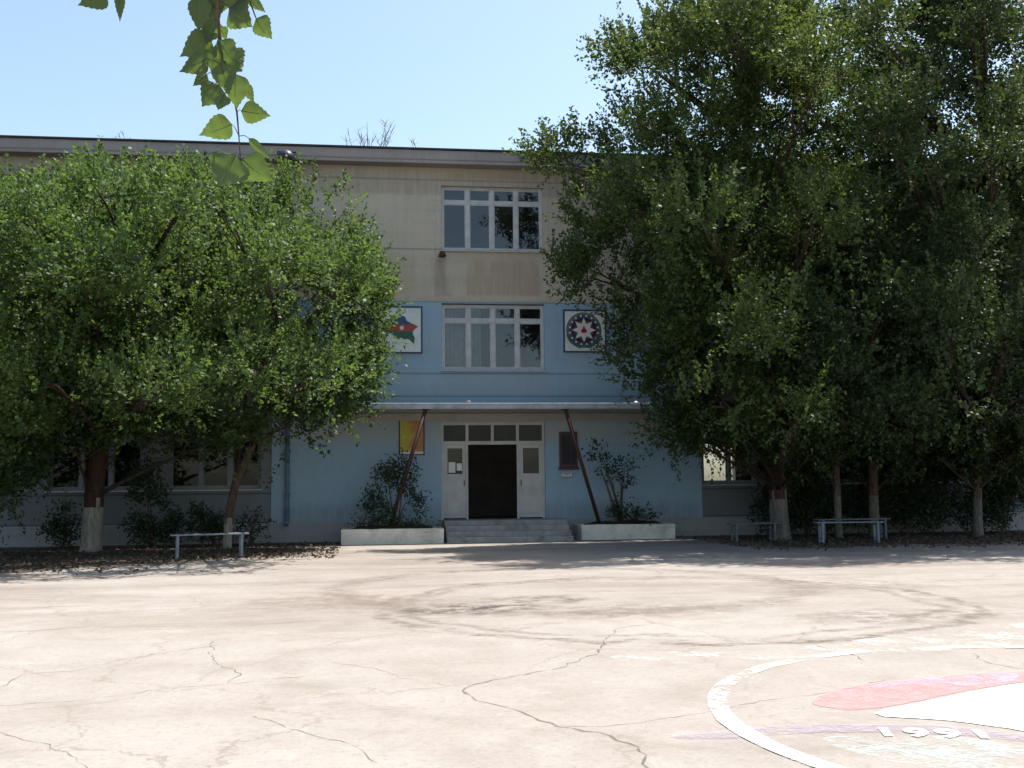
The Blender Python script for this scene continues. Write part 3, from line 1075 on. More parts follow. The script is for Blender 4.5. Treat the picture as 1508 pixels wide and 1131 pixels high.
# rubble on the canopy
random.seed(5)


def rock_mb(r):
    bm = bmesh.new()
    bmesh.ops.create_icosphere(bm, subdivisions=2, radius=r)
    o = Vector((random.random() * 50, random.random() * 50, 0))
    for v in bm.verts:
        v.co *= 1 + .5 * noise.noise(v.co / r * 1.2 + o)
        v.co.z *= .6
    me = bpy.data.meshes.new('rock')
    bm.to_mesh(me)
    bm.free()
    return me


for i, (x, r, mt, lab) in enumerate(((-.95, .07, 'concrete', 'broken grey lump lying on the canopy edge left of its middle'),
                                     (-.55, .05, 'black', 'small dark lump lying on the canopy edge above the door'),
                                     (4.0, .06, 'paper', 'pale lump lying near the right end of the canopy'))):
    me = rock_mb(r)
    me.materials.append(M[mt])
    o = bpy.data.objects.new('debris_lump', me)
    COL.objects.link(o)
    o.location = (x, -1.93, 3.985 + r * .4)
    tag(o, lab, 'rubble', 'rubble on the canopy')


# ------------------------------------------------------------------ benches
def bench(label, loc, rz, L, h, mat, seatmat):
    t = thing('bench', label, 'bench', loc, rz, 'benches under the trees')
    m = MB()
    for y in (-.17, .02):
        m.box(-L / 2, L / 2, y, y + .15, h - .035, h)
    m.build('seat', seatmat, t, bevel=.008)
    for x in (-L / 2 + .16, L / 2 - .16):
        for y in (-.13, .13):
            m = MB()
            m.box(x - .03, x + .03, y - .03, y + .03, -.05, h - .07)
            m.build('leg', mat, t, bevel=.004)
    for x in (-L / 2 + .16, L / 2 - .16):
        m = MB()
        m.box(x - .03, x + .03, -.16, .16, h - .07, h - .0355)
        m.build('seat_bearer', mat, t)
        m = MB()
        m.box(x - .015, x + .015, -.10, .10, .12, .15)
        m.build('stretcher', mat, t)
    return t


bench('pale metal bench standing askew on bare soil under the left trees', (-7.4, -6.75, 0), R(14), 1.75, .56, M['bench'], M['bench'])
bench('pale metal bench standing square-on under the right trees', (8.85, -5.3, 0), R(-5), 1.8, .56, M['bench'], M['bench'])
bench('dark worn bench beside the whitewashed trunk nearest the entrance', (6.85, -3.6, 0), R(8), 1.5, .5, M['benchdark'], M['benchdark'])
bench('dark worn bench half hidden behind the pale bench on the right', (9.75, -3.6, 0), R(4), 2.2, .58, M['benchdark'], M['benchdark'])


# ------------------------------------------------------------------ foliage
def leaf_mesh(name, P, D, size, mat, parent, rng, width=.36, droop=.25, plane=None):
    """one quad leaf per point: P base points, D directions"""
    n = len(P)
    D = D + rng.normal(0, .55, (n, 3))
    D[:, 2] -= droop
    D /= np.linalg.norm(D, axis=1)[:, None]
    if plane is None:
        A = rng.normal(0, 1, (n, 3))
        A[:, 2] *= .45
        Sd = np.cross(D, A)
        Sd[:, 2] *= .55
    else:
        Sd = np.cross(D, plane + rng.normal(0, .38, (n, 3)))
    Sd /= np.linalg.norm(Sd, axis=1)[:, None] + 1e-9
    L = size * rng.uniform(.55, 1.35, n)[:, None]
    V = np.empty((n, 4, 3), np.float32)
    V[:, 0] = P
    V[:, 1] = P + D * L * .42 + Sd * L * width
    V[:, 2] = P + D * L
    V[:, 3] = P + D * L * .42 - Sd * L * width
    me = bpy.data.meshes.new(name)
    me.vertices.add(n * 4)
    me.vertices.foreach_set('co', V.ravel())
    me.loops.add(n * 4)
    me.loops.foreach_set('vertex_index', np.arange(n * 4, dtype=np.int32))
    me.polygons.add(n)
    me.polygons.foreach_set('loop_start', np.arange(0, n * 4, 4, dtype=np.int32))
    me.polygons.foreach_set('loop_total', np.full(n, 4, np.int32))
    me.materials.append(mat)
    me.update(calc_edges=True)
    me.validate()
    o = bpy.data.objects.new(name, me)
    COL.objects.link(o)
    o.parent = parent
    return o


def shoots_in(lobes, per, rng, per_leaf=13, length=(.35, .95), gap=.0, upness=.75, seed=0, leaders=0):
    """leafy shoots spread through ellipsoid lobes; returns base points and directions of the leaves"""
    P, D, Q = [], [], []
    for (cx, cy, cz, rx, ry, rz) in lobes:
        n = int(per * (rx * rz) * (.6 + .4 * ry))
        u = rng.normal(0, 1, (n, 3))
        u /= np.linalg.norm(u, axis=1)[:, None]
        r = rng.uniform(.05, 1, n) ** .5
        st = np.array([cx, cy, cz]) + u * r[:, None] * np.array([rx, ry, rz]) * .93
        di = u * .75 + np.array([0, 0, upness]) + rng.normal(0, .38, (n, 3))
        di /= np.linalg.norm(di, axis=1)[:, None]
        ln = rng.uniform(*length, n)
        for i in range(n):
            q = st[i]
            k = noise.noise(Vector((q[0] * .95 + seed, q[1] * .95, q[2] * .95))) + .5 * noise.noise(Vector((q[0] * 2.3, q[1] * 2.3 + seed, q[2] * 2.3)))
            if k < gap:
                continue
            m = max(5, int(per_leaf * ln[i] / .65))
            w = np.array([u[i][0] * .5, u[i][1] * .5, .9]) + rng.normal(0, .5, 3)
            Q.append(np.repeat((w / np.linalg.norm(w))[None], m, 0))
            tt = np.linspace(.05, 1, m)[:, None]
            bend = np.array([0, 0, -.25]) * tt ** 2 * ln[i] * .5
            pp = q + di[i] * tt * ln[i] + bend + rng.normal(0, .045, (m, 3))
            P.append(pp)
            D.append(np.repeat(di[i][None], m, 0) + rng.normal(0, .3, (m, 3)))
        for i in range(int(leaders * rx)):      # long upright leaders standing out of the crown
            a = rng.uniform(0, 2 * PI)
            q = rng.uniform(.1, 1) ** .5
            h = math.sqrt(max(0, 1 - q * q))
            p0 = np.array([cx + rx * q * math.cos(a), cy + ry * q * math.sin(a), cz + rz * (h - .15)])
            d = np.array([.45 * q * math.cos(a), .45 * q * math.sin(a), 1.0]) + rng.normal(0, .14, 3)
            d /= np.linalg.norm(d)
            L = rng.uniform(.35, .95)
            m = int(46 * L)
            w = np.array([math.cos(a), math.sin(a), .3]) + rng.normal(0, .4, 3)
            Q.append(np.repeat((w / np.linalg.norm(w))[None], m, 0))
            tt = np.linspace(0, 1, m)[:, None]
            P.append(p0 + d * tt * L + rng.normal(0, .05, (m, 3)) * (1.15 - tt))
            D.append(np.repeat(d[None], m, 0) + rng.normal(0, .45, (m, 3)))
    return np.concatenate(P), np.concatenate(D), np.concatenate(Q)


def trunk_part(t, path, rads, limbs, bark, lime_h, parent_loc, wash='limewash'):
    """tapered trunk (lower metre limewashed) and limbs"""
    px, py, pz = parent_loc
    loc = lambda p: (p[0] - px, p[1] - py, p[2] - pz)
    # dense path
    pts, rs = [], []
    for i in range(len(path) - 1):
        for j in range(6):
            f = j / 6
            pts.append(Vector(path[i]).lerp(Vector(path[i + 1]), f))
            rs.append(rads[i] * (1 - f) + rads[i + 1] * f)
    pts.append(Vector(path[-1]))
    rs.append(rads[-1])
    rs[0] *= 1.25
    m = MB()
    m.tube([loc(p) for p in pts], rs, 14, jit=.05)
    if lime_h > 0:
        for i, f in enumerate(m.f):
            zc = sum(m.v[q][2] for q in f) / len(f)
            if zc < lime_h + .10 * math.sin(i * 1.7):
                m.mi[i] = 1
    for (a, b, r0, r1) in limbs:
        a, b = Vector(a), Vector(b)
        c0 = a.lerp(b, .45) + Vector((random.uniform(-.15, .15), random.uniform(-.15, .15), random.uniform(.05, .35)))
        P = []
        for j in range(8):
            f = j / 7
            P.append(loc(a * (1 - f) ** 2 + c0 * 2 * f * (1 - f) + b * f * f))
        m.tube(P, [r0 + (r1 - r0) * j / 7 for j in range(8)], 8, jit=.05, mi=2)
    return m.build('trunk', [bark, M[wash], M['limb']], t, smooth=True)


def tree(label, base, path, rads, lobes, mat, bark, per, size, seed, lime=1.3, gap=.15, length=(.35, .95), extra_limbs=(), upness=.75, name='tree', group='trees in front of the school', wash='limewash'):
    random.seed(seed)
    rng = np.random.default_rng(seed)
    t = thing(name, label, 'tree', base, 0, group)
    limbs = list(extra_limbs)
    for L in lobes:
        c = Vector(L[:3])
        # spring from the trunk point lying below the lobe
        best = min(path[1:], key=lambda p: (Vector(p) - c).length + (3 if p[2] > c.z else 0))
        ln = (c - Vector(best)).length
        r0 = min(.11, .03 + .014 * ln) * min(1.0, rads[-1] / .06)
        limbs.append((best, c, r0, .02))
        for k in range(2):
            e = c + Vector((random.uniform(-1, 1) * L[3], random.uniform(-1, 1) * L[4], random.uniform(-.2, .9) * L[5])) * .75
            limbs.append((Vector(best).lerp(c, .7), e, r0 * .4, .01))
    trunk_part(t, path, rads, limbs, bark, lime, base, wash)
    P, D, Q = shoots_in(lobes, per, rng, per_leaf=20, gap=gap, length=length, upness=upness, seed=seed * 3.7, leaders=14)
    leaf_mesh('crown', P - np.array(base), D, size, mat, t, rng, plane=Q)
    return t


RIGHT_BIG = [(7.36, -3.0, 14.74, 3.04, 2.32, 2.43), (5.77, -6.14, 13.1, 2.03, 1.55, 1.62), (4.86, -9.05, 12.09, 1.2, 1.0, 0.96), (4.1, -3.5, 13.66, 1.47, 1.12, 1.18), (3.3, -6.81, 12.19, 0.98, 1.0, 0.78), (9.41, -2.5, 13.12, 2.48, 2.19, 2.68), (7.25, -6.47, 11.35, 1.6, 1.42, 1.74), (6.79, -9.05, 11.1, 0.97, 1.0, 1.05), (4.95, -3.8, 11.17, 2.32, 1.64, 1.55), (4.51, -5.95, 10.68, 1.61, 1.14, 1.07), (1.84, -3.6, 10.65, 1.44, 1.0, 0.73), (3.18, -4.0, 8.82, 1.7, 1.41, 1.61), (2.75, -6.87, 8.43, 1.15, 1.0, 1.08), (5.81, -4.0, 8.68, 2.67, 2.11, 2.29), (5.01, -6.52, 7.77, 1.82, 1.44, 1.56), (3.75, -9.47, 7.44, 1.08, 1.0, 0.92), (2.34, -4.2, 7.23, 1.21, 1.0, 0.84), (4.76, -4.0, 6.16, 2.07, 1.68, 1.89), (3.84, -6.4, 5.89, 1.42, 1.15, 1.29), (7.29, -4.0, 5.8, 2.29, 1.94, 2.29), (6.05, -6.68, 5.72, 1.55, 1.32, 1.55), (5.17, -9.48, 5.22, 0.92, 1.0, 0.92), (5.86, -4.0, 3.89, 1.69, 1.2, 1.13), (5.33, -6.26, 3.73, 1.17, 1.0, 0.78), (4.13, -8.64, 3.36, 0.71, 1.0, 0.47), (3.59, -4.3, 4.7, 0.89, 1.0, 0.83), (8.01, -4.0, 3.69, 1.52, 1.13, 1.14), (6.9, -6.18, 3.65, 1.05, 1.0, 0.79), (6.04, -9.08, 3.19, 0.62, 1.0, 0.47), (7.45, -3.0, 17.5, 2.45, 1.74, 1.63), (6.39, -6.6, 15.52, 1.61, 1.14, 1.08), (5.39, -8.65, 14.26, 0.99, 1.0, 0.66), (5.02, -3.5, 3.16, 0.76, 1.0, 0.57), (6.24, -4.5, 2.92, 1.48, 1.0, 0.55), (9.6, -2.7, 9.28, 1.82, 1.72, 2.23), (7.75, -6.87, 8.22, 1.17, 1.11, 1.44), (6.6, -9.09, 7.48, 0.71, 1.0, 0.87), (4.67, -4.0, 2.95, 0.84, 1.0, 0.56), (7.57, -4.0, 2.47, 1.13, 1.0, 0.57), (5.99, -3.5, 2.68, 1.05, 1.0, 0.53), (7.93, -5.0, 2.3, 1.09, 1.0, 0.44), (7.94, -2.0, 2.74, 1.01, 1.0, 0.81), (8.88, -2.2, 2.02, 0.8, 1.0, 0.44)]
RIGHT_MID = [(11.55, -2.2, 9.24, 1.87, 1.76, 2.28), (10.12, -5.64, 8.09, 1.41, 1.33, 1.72), (8.38, -7.96, 7.59, 0.9, 1.0, 1.1), (10.99, -2.2, 6.51, 2.26, 2.01, 2.46), (9.75, -5.09, 6.31, 1.74, 1.54, 1.89), (8.0, -8.54, 5.49, 1.07, 1.0, 1.17), (11.3, -2.2, 3.83, 2.04, 1.47, 1.43), (9.88, -4.98, 3.74, 1.57, 1.14, 1.1), (8.69, -8.16, 3.23, 0.98, 1.0, 0.69), (11.68, -2.2, 2.81, 1.83, 1.11, 0.77), (10.71, -1.7, 4.7, 1.86, 1.58, 1.86), (8.83, -5.66, 4.52, 1.38, 1.17, 1.38), (7.31, -8.38, 4.1, 0.87, 1.0, 0.87), (10.62, -1.4, 2.02, 1.14, 1.0, 0.5), (12.71, -1.4, 2.11, 1.46, 1.0, 0.59)]
RIGHT_THIN = [(9.73, -2.8, 3.59, 1.49, 1.1, 1.09), (9.67, -2.6, 5.01, 1.2, 1.02, 1.2), (8.99, -3.0, 2.69, 1.18, 1.0, 0.55)]
RIGHT_TALL = [(14.63, -3.2, 15.4, 1.66, 1.76, 2.49), (12.17, -6.9, 14.09, 1.13, 1.2, 1.7), (10.33, -9.8, 12.68, 0.71, 1.0, 1.06), (15.28, -3.2, 11.58, 1.85, 2.1, 3.08), (13.4, -6.53, 10.24, 1.28, 1.45, 2.13), (10.75, -9.92, 9.33, 0.78, 1.0, 1.3), (13.7, -3.2, 8.62, 1.92, 1.85, 2.43), (11.18, -7.09, 8.11, 1.3, 1.25, 1.64), (10.28, -9.39, 6.95, 0.83, 1.0, 1.05), (14.93, -3.2, 5.77, 2.22, 2.06, 2.62), (12.79, -6.99, 5.62, 1.51, 1.4, 1.78), (11.11, -9.35, 4.79, 0.96, 1.0, 1.14), (13.32, -3.2, 3.75, 1.79, 1.35, 1.39), (11.56, -6.69, 3.75, 1.23, 1.0, 0.96), (9.46, -10.02, 3.28, 0.75, 1.0, 0.59), (17.69, -3.2, 11.02, 2.28, 3.26, 5.39), (15.42, -6.37, 11.04, 1.59, 2.27, 3.76), (13.07, -9.9, 8.96, 0.96, 1.38, 2.28), (12.64, -2.4, 15.67, 1.06, 1.0, 1.27), (14.56, -3.2, 18.23, 2.3, 1.78, 1.88), (12.92, -6.42, 16.43, 1.6, 1.23, 1.31), (10.72, -9.79, 14.51, 0.98, 1.0, 0.8), (17.47, -3.2, 4.56, 2.23, 1.9, 2.23), (14.71, -7.14, 4.3, 1.51, 1.28, 1.51), (12.27, -10.16, 3.71, 0.93, 1.0, 0.93), (14.11, -3.2, 2.65, 1.79, 1.12, 0.84), (12.82, -3.2, 6.36, 1.4, 1.45, 2.0), (10.43, -7.02, 5.72, 0.95, 1.0, 1.35), (9.09, -9.86, 5.35, 0.59, 1.0, 0.85), (12.05, -4.2, 2.3, 1.72, 1.0, 0.53), (14.41, -4.2, 2.36, 1.16, 1.0, 0.67), (12.42, -2.8, 13.11, 1.24, 1.1, 1.34), (10.43, -6.89, 11.72, 0.83, 1.0, 0.9), (8.43, -9.92, 10.3, 0.52, 1.0, 0.56), (13.28, -2.8, 14.87, 1.04, 1.0, 1.25), (12.81, -2.9, 11.18, 1.13, 1.0, 1.13), (10.47, -6.98, 9.79, 0.76, 1.0, 0.76), (8.81, -10.1, 8.71, 0.47, 1.0, 0.47), (11.65, -2.7, 12.06, 1.24, 1.14, 1.44), (9.49, -6.53, 10.89, 0.84, 1.0, 0.98), (8.02, -9.87, 9.67, 0.52, 1.0, 0.6), (14.33, -2.4, 1.93, 1.32, 1.0, 0.57), (13.47, -2.0, 1.88, 1.03, 1.0, 0.45), (15.65, -2.4, 1.96, 1.02, 1.0, 0.7), (11.65, -2.6, 15.53, 1.25, 1.15, 1.46), (9.12, -7.26, 13.41, 0.82, 1.0, 0.96), (8.31, -9.25, 12.26, 0.53, 1.0, 0.62), (12.0, -2.7, 13.89, 1.04, 1.0, 1.25), (12.87, -2.7, 16.64, 1.26, 1.0, 1.05)]
LEFT_MAIN = [(-12.72, -3.0, 8.73, 1.73, 1.28, 1.28), (-11.91, -5.3, 8.11, 1.36, 1.0, 1.0), (-11.08, -7.38, 7.61, 1.03, 1.0, 0.76), (-10.82, -9.76, 7.12, 0.73, 1.0, 0.54), (-10.71, -3.0, 9.34, 1.75, 1.18, 1.01), (-9.88, -5.99, 8.44, 1.34, 1.0, 0.77), (-9.55, -7.76, 8.2, 1.03, 1.0, 0.59), (-8.82, -10.48, 7.53, 0.72, 1.0, 0.42), (-8.83, -3.0, 9.1, 1.95, 1.3, 1.12), (-8.55, -5.33, 8.37, 1.52, 1.02, 0.87), (-8.09, -8.16, 7.69, 1.12, 1.0, 0.64), (-7.36, -10.7, 7.27, 0.79, 1.0, 0.45), (-11.8, -3.0, 7.08, 2.19, 1.78, 2.0), (-10.7, -5.88, 6.84, 1.68, 1.37, 1.54), (-10.03, -8.01, 5.97, 1.27, 1.03, 1.16), (-9.5, -10.02, 5.8, 0.91, 1.0, 0.84), (-9.51, -3.0, 7.11, 2.39, 1.96, 2.21), (-9.25, -5.41, 6.39, 1.86, 1.52, 1.72), (-8.11, -8.0, 5.96, 1.39, 1.14, 1.28), (-8.05, -10.55, 5.97, 0.98, 1.0, 0.9), (-11.89, -3.0, 4.51, 1.99, 1.46, 1.44), (-11.48, -5.5, 4.43, 1.54, 1.13, 1.12), (-10.77, -7.96, 3.98, 1.15, 1.0, 0.84), (-9.91, -10.22, 3.69, 0.82, 1.0, 0.6), (-9.45, -3.0, 4.34, 2.19, 1.55, 1.46), (-9.1, -5.4, 4.18, 1.71, 1.21, 1.14), (-8.67, -8.28, 3.66, 1.25, 1.0, 0.83), (-7.72, -10.68, 3.51, 0.89, 1.0, 0.59), (-10.64, -3.0, 3.06, 1.81, 1.06, 0.69), (-12.37, -3.0, 3.43, 1.44, 1.0, 0.81), (-8.7, -4.0, 2.92, 1.41, 1.0, 0.62), (-10.94, -5.0, 2.63, 1.51, 1.0, 0.5), (-7.6, -4.5, 2.8, 1.04, 1.0, 0.61), (-14.21, -3.0, 7.05, 1.62, 1.53, 1.98), (-13.13, -5.52, 6.76, 1.26, 1.19, 1.54), (-12.59, -8.12, 6.46, 0.94, 1.0, 1.14), (-11.45, -9.94, 6.0, 0.68, 1.0, 0.83)]
LEFT_SIDE = [(-5.84, -2.8, 9.51, 0.95, 1.0, 0.95), (-4.61, -2.8, 8.86, 0.67, 1.0, 0.95), (-6.55, -2.8, 7.38, 1.88, 1.6, 1.88), (-6.1, -5.21, 6.77, 1.47, 1.25, 1.47), (-6.2, -7.64, 6.81, 1.1, 1.0, 1.1), (-5.78, -10.33, 5.81, 0.7, 1.0, 0.7), (-4.51, -2.8, 7.03, 1.29, 1.23, 1.61), (-4.31, -4.9, 6.85, 1.02, 1.0, 1.27), (-4.24, -7.76, 6.21, 0.75, 1.0, 0.94), (-4.19, -10.15, 5.87, 0.48, 1.0, 0.6), (-4.93, -3.4, 4.67, 1.56, 1.13, 1.1), (-4.68, -4.9, 4.66, 1.26, 1.0, 0.89), (-4.61, -7.96, 4.1, 0.92, 1.0, 0.65), (-4.8, -9.9, 3.91, 0.6, 1.0, 0.43), (-6.8, -2.8, 4.73, 1.67, 1.38, 1.58), (-6.53, -5.5, 4.75, 1.29, 1.07, 1.22), (-6.21, -7.35, 4.42, 0.99, 1.0, 0.94), (-5.94, -10.04, 4.15, 0.63, 1.0, 0.6), (-3.84, -3.2, 5.64, 0.65, 1.0, 1.03), (-5.83, -3.3, 3.3, 1.37, 1.0, 0.66), (-4.56, -3.4, 3.75, 0.92, 1.0, 0.64), (-6.26, -4.3, 2.98, 1.05, 1.0, 0.49), (-7.59, -2.8, 8.89, 1.32, 1.12, 1.32), (-7.37, -4.79, 8.24, 1.04, 1.0, 1.04), (-6.91, -7.6, 7.68, 0.77, 1.0, 0.77), (-6.37, -10.67, 6.79, 0.48, 1.0, 0.48)]
LEFT_EDGE = [(-14.82, -3.6, 6.92, 1.76, 1.79, 2.46), (-13.89, -6.25, 6.85, 1.44, 1.47, 2.01), (-12.85, -9.13, 5.95, 1.27, 1.3, 1.78), (-13.88, -3.6, 4.1, 1.57, 1.49, 1.92), (-12.93, -6.86, 3.89, 1.25, 1.18, 1.53), (-11.81, -9.41, 3.92, 1.13, 1.07, 1.38), (-12.73, -4.6, 2.15, 0.84, 1.0, 0.76), (-12.04, -5.6, 2.94, 0.98, 1.0, 0.81), (-12.93, -5.1, 1.32, 0.74, 1.0, 0.66), (-12.54, -4.6, 3.5, 1.18, 1.0, 0.93), (-11.85, -6.78, 3.27, 0.98, 1.0, 0.77), (-11.34, -8.55, 3.22, 0.91, 1.0, 0.72), (-12.25, -4.1, 2.16, 0.77, 1.0, 0.69), (-13.3, -3.1, 1.65, 0.71, 1.0, 0.8), (-12.48, -2.6, 2.91, 0.82, 1.0, 0.64), (-15.44, -3.6, 9.79, 1.59, 1.36, 1.59), (-14.43, -5.92, 9.26, 1.32, 1.12, 1.32), (-13.3, -9.21, 8.04, 1.15, 1.0, 1.15)]

PER = 390
tree('broad bushy tree with a thick limewashed trunk at the left of the yard', (-10.95, -3.2, 0),
     [(-10.95, -3.2, -.1), (-10.93, -3.2, 1.4), (-10.8, -3.15, 2.9), (-10.6, -3.1, 4.6), (-10.4, -3.0, 6.6), (-10.4, -3.0, 8.3)], [.27, .25, .23, .17, .11, .05],
     LEFT_MAIN, M['leaf'], M['barkred'], PER, .095, 1, lime=1.25)
tree('smaller leaning tree with a slanting forked trunk behind the left bench', (-7.55, -2.8, 0),
     [(-7.55, -2.8, -.1), (-7.5, -2.8, 1.0), (-7.35, -2.8, 1.75), (-6.95, -2.8, 2.7), (-6.6, -2.8, 3.6), (-6.2, -2.8, 5.2), (-6.0, -2.8, 7.4)], [.13, .11, .105, .10, .09, .07, .04],
     LEFT_SIDE, M['leaf'], M['bark'], PER, .095, 2, lime=.8, extra_limbs=[((-7.35, -2.8, 1.7), (-7.1, -2.7, 4.4), .07, .04), ((-7.4, -2.8, 1.5), (-6.5, -3.0, 3.9), .06, .03)])
tree('tree at the far left edge with low hanging boughs', (-15.0, -3.8, 0),
     [(-15.0, -3.8, -.1), (-15.0, -3.8, 1.5), (-14.9, -3.7, 3.6), (-14.9, -3.6, 6.0), (-15.1, -3.6, 8.6)], [.22, .2, .17, .12, .05],
     LEFT_EDGE, M['leaf'], M['bark'], PER, .095, 3, lime=1.2)
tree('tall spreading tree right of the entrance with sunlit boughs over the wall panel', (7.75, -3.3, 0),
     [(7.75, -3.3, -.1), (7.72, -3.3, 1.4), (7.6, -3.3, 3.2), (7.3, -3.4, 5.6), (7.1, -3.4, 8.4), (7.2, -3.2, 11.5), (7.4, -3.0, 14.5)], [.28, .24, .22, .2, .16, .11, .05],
     RIGHT_BIG, M['leafmid'], M['barkred'], PER, .10, 4, lime=1.25, wash='shadelime')
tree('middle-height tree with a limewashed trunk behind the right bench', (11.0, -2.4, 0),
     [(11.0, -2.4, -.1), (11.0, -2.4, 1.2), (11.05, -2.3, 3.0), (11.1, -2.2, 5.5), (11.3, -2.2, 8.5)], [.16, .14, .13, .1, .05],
     RIGHT_MID, M['leafshade'], M['bark'], PER, .10, 5, lime=1.2, wash='shadelime')
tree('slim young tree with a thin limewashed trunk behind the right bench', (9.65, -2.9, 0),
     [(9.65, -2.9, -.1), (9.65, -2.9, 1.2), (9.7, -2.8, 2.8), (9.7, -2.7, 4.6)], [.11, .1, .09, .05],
     RIGHT_THIN, M['leafshade'], M['bark'], PER, .10, 6, lime=1.35, wash='shadelime')
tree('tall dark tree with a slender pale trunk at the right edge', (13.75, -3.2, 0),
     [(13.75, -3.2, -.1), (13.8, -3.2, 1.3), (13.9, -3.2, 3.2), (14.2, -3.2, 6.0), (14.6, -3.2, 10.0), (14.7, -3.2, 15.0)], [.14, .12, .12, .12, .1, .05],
     RIGHT_TALL, M['leafshade'], M['bark'], PER, .10, 7, lime=1.1, wash='shadelime')


# ------------------------------------------------------------------ shrubs
def shrub(label, base, lobes, per, size, seed, mat='leafshrub', stems=5, name='shrub', gap=-.2, length=(.15, .4), top=.8, group='shrubs in front of the school'):
    random.seed(seed)
    rng = np.random.default_rng(seed)
    t = thing(name, label, 'shrub', base, 0, group)
    m = MB()
    for i in range(stems):
        L = lobes[i % len(lobes)]
        a = Vector((random.uniform(-.12, .12), random.uniform(-.1, .1), -.05))
        b = Vector((L[0] - base[0] + random.uniform(-.4, .4) * L[3], L[1] - base[1] + random.uniform(-.4, .4) * L[4], L[2] - base[2] + L[5] * .5))
        c0 = a.lerp(b, .5) + Vector((random.uniform(-.08, .08), 0, .1))
        m.tube([a * (1 - f) ** 2 + c0 * 2 * f * (1 - f) + b * f * f for f in (0, .2, .4, .6, .8, 1)], [.022, .02, .017, .014, .011, .006], 6)
    m.build('stem', M['bark'], t, smooth=True)
    P, D, Q = shoots_in(lobes, per, rng, per_leaf=16, gap=gap, length=length, seed=seed * 1.3)
    k = P[:, 2] > base[2] - .02
    P, D, Q = P[k], D[k], Q[k]
    leaf_mesh('foliage', P - np.array(base), D, size, M[mat], t, rng, plane=Q)
    return t


shrub('tall bushy dark green shrub growing in the left planter', (-3.05, -1.45, .45),
      [(-3.05, -1.45, 1.0, .78, .5, .55), (-3.0, -1.45, 1.6, .6, .45, .5), (-2.85, -1.45, 2.05, .38, .35, .35), (-3.3, -1.45, 1.9, .3, .3, .3), (-2.55, -1.45, 1.1, .3, .3, .3), (-3.65, -1.45, 1.15, .28, .3, .35)], 900, .075, 21)
m_low = shrub('low dark ground-hugging hedge along the left planter', (-3.3, -1.4, .44), [(-3.9, -1.4, .5, .5, .35, .14), (-3.0, -1.4, .5, .6, .35, .13), (-2.3, -1.4, .48, .4, .35, .12)], 1400, .06, 22)
shrub('sparse leggy plant with leaf tufts growing in the right planter', (3.7, -1.0, .46),
      [(3.0, -1.0, 2.45, .26, .22, .38), (3.15, -1.0, 1.95, .2, .2, .2), (3.75, -1.0, 2.1, .36, .3, .2), (3.45, -1.0, 1.85, .3, .25, .2), (3.8, -1.0, 1.6, .22, .2, .25)], 420, .09, 23, stems=8, name='potted_plant', group=None)
shrub('low rounded dark bush growing in the right planter', (4.1, -1.0, .46), [(3.95, -1.0, .7, .55, .4, .25), (4.3, -1.0, .62, .6, .4, .2), (3.6, -1.0, .6, .3, .3, .2)], 1300, .07, 24)
shrub('dark bush against the wall left of the thick limewashed trunk', (-12.2, -1.3, 0), [(-12.2, -1.3, .4, .6, .5, .45), (-12.15, -1.3, .85, .35, .35, .35)], 950, .085, 25)
shrub('tall dark cone-shaped bush right of the thick limewashed trunk', (-9.75, -1.5, 0), [(-9.7, -1.5, .5, .8, .6, .55), (-9.85, -1.5, 1.2, .55, .5, .6), (-10.0, -1.5, 1.9, .35, .35, .5)], 950, .085, 26)
shrub('low leafy bush behind the left bench', (-8.1, -1.6, 0), [(-8.3, -1.6, .45, .6, .5, .4), (-7.7, -1.6, .4, .5, .5, .35), (-8.6, -1.6, .85, .3, .3, .22)], 950, .085, 27)
shrub('small bush at the foot of the leaning tree', (-7.0, -1.8, 0), [(-7.0, -1.8, .45, .35, .3, .45)], 950, .085, 28)
shrub('wide dark bush behind the right bench', (9.3, -1.6, 0), [(8.5, -1.4, .8, .9, .6, .85), (9.8, -1.4, .85, 1.0, .6, .9), (9.2, -1.4, 1.6, .9, .5, .6)], 950, .085, 29)
shrub('wide dark bush between the middle tree and the slender tree on the right', (12.3, -1.7, 0), [(11.5, -1.5, .75, 1.0, .6, .8), (12.9, -1.5, .8, 1.0, .6, .85), (12.3, -1.5, 1.5, .9, .5, .6)], 950, .085, 30)
shrub('dark bush at the far right edge beyond the slender tree', (15.3, -2.0, 0), [(14.7, -1.8, .8, 1.0, .6, .85), (16.0, -1.8, .85, 1.0, .6, .9), (15.3, -1.8, 1.5, .9, .5, .6)], 950, .085, 31)


# ------------------------------------------------------------------ dry weeds on the roof
def weed(label, loc, n, hh, spread, seed):
    random.seed(seed)
    t = thing('dry_weed', label, 'weed', loc, 0, 'dry weeds on the roof')
    m = MB()
    for i in range(n):
        a = Vector((random.uniform(-1, 1) * spread * .6, random.uniform(-.2, .2), -.02))
        ln = hh * random.uniform(.35, 1)
        d = Vector((random.uniform(-.55, .55), random.uniform(-.2, .2), 1)).normalized()
        b = a + d * ln
        m.tube([a, a.lerp(b, .5) + Vector((random.uniform(-.04, .04), 0, 0)), b], [.011, .008, .004], 5)
        for k in range(random.randint(2, 5)):
            q = a.lerp(b, random.uniform(.35, .95))
            e = q + Vector((random.uniform(-.22, .22), random.uniform(-.1, .1), random.uniform(.08, .26))) * hh
            m.tube([q, e], [.006, .003], 4)
    m.build('stalk', M['twig'], t)


weed('wide tuft of dry bare weeds on the roof edge above the top window', (-3.9, -.1, 12.0), 17, 1.05, 1.1, 41)
weed('single dry weed stalk on the roof right of the wide tuft', (-2.4, -.1, 12.0), 2, .75, .1, 42)
weed('small dry weed tuft on the roof above the thick left tree', (-11.2, -.1, 12.0), 4, .5, .4, 43)

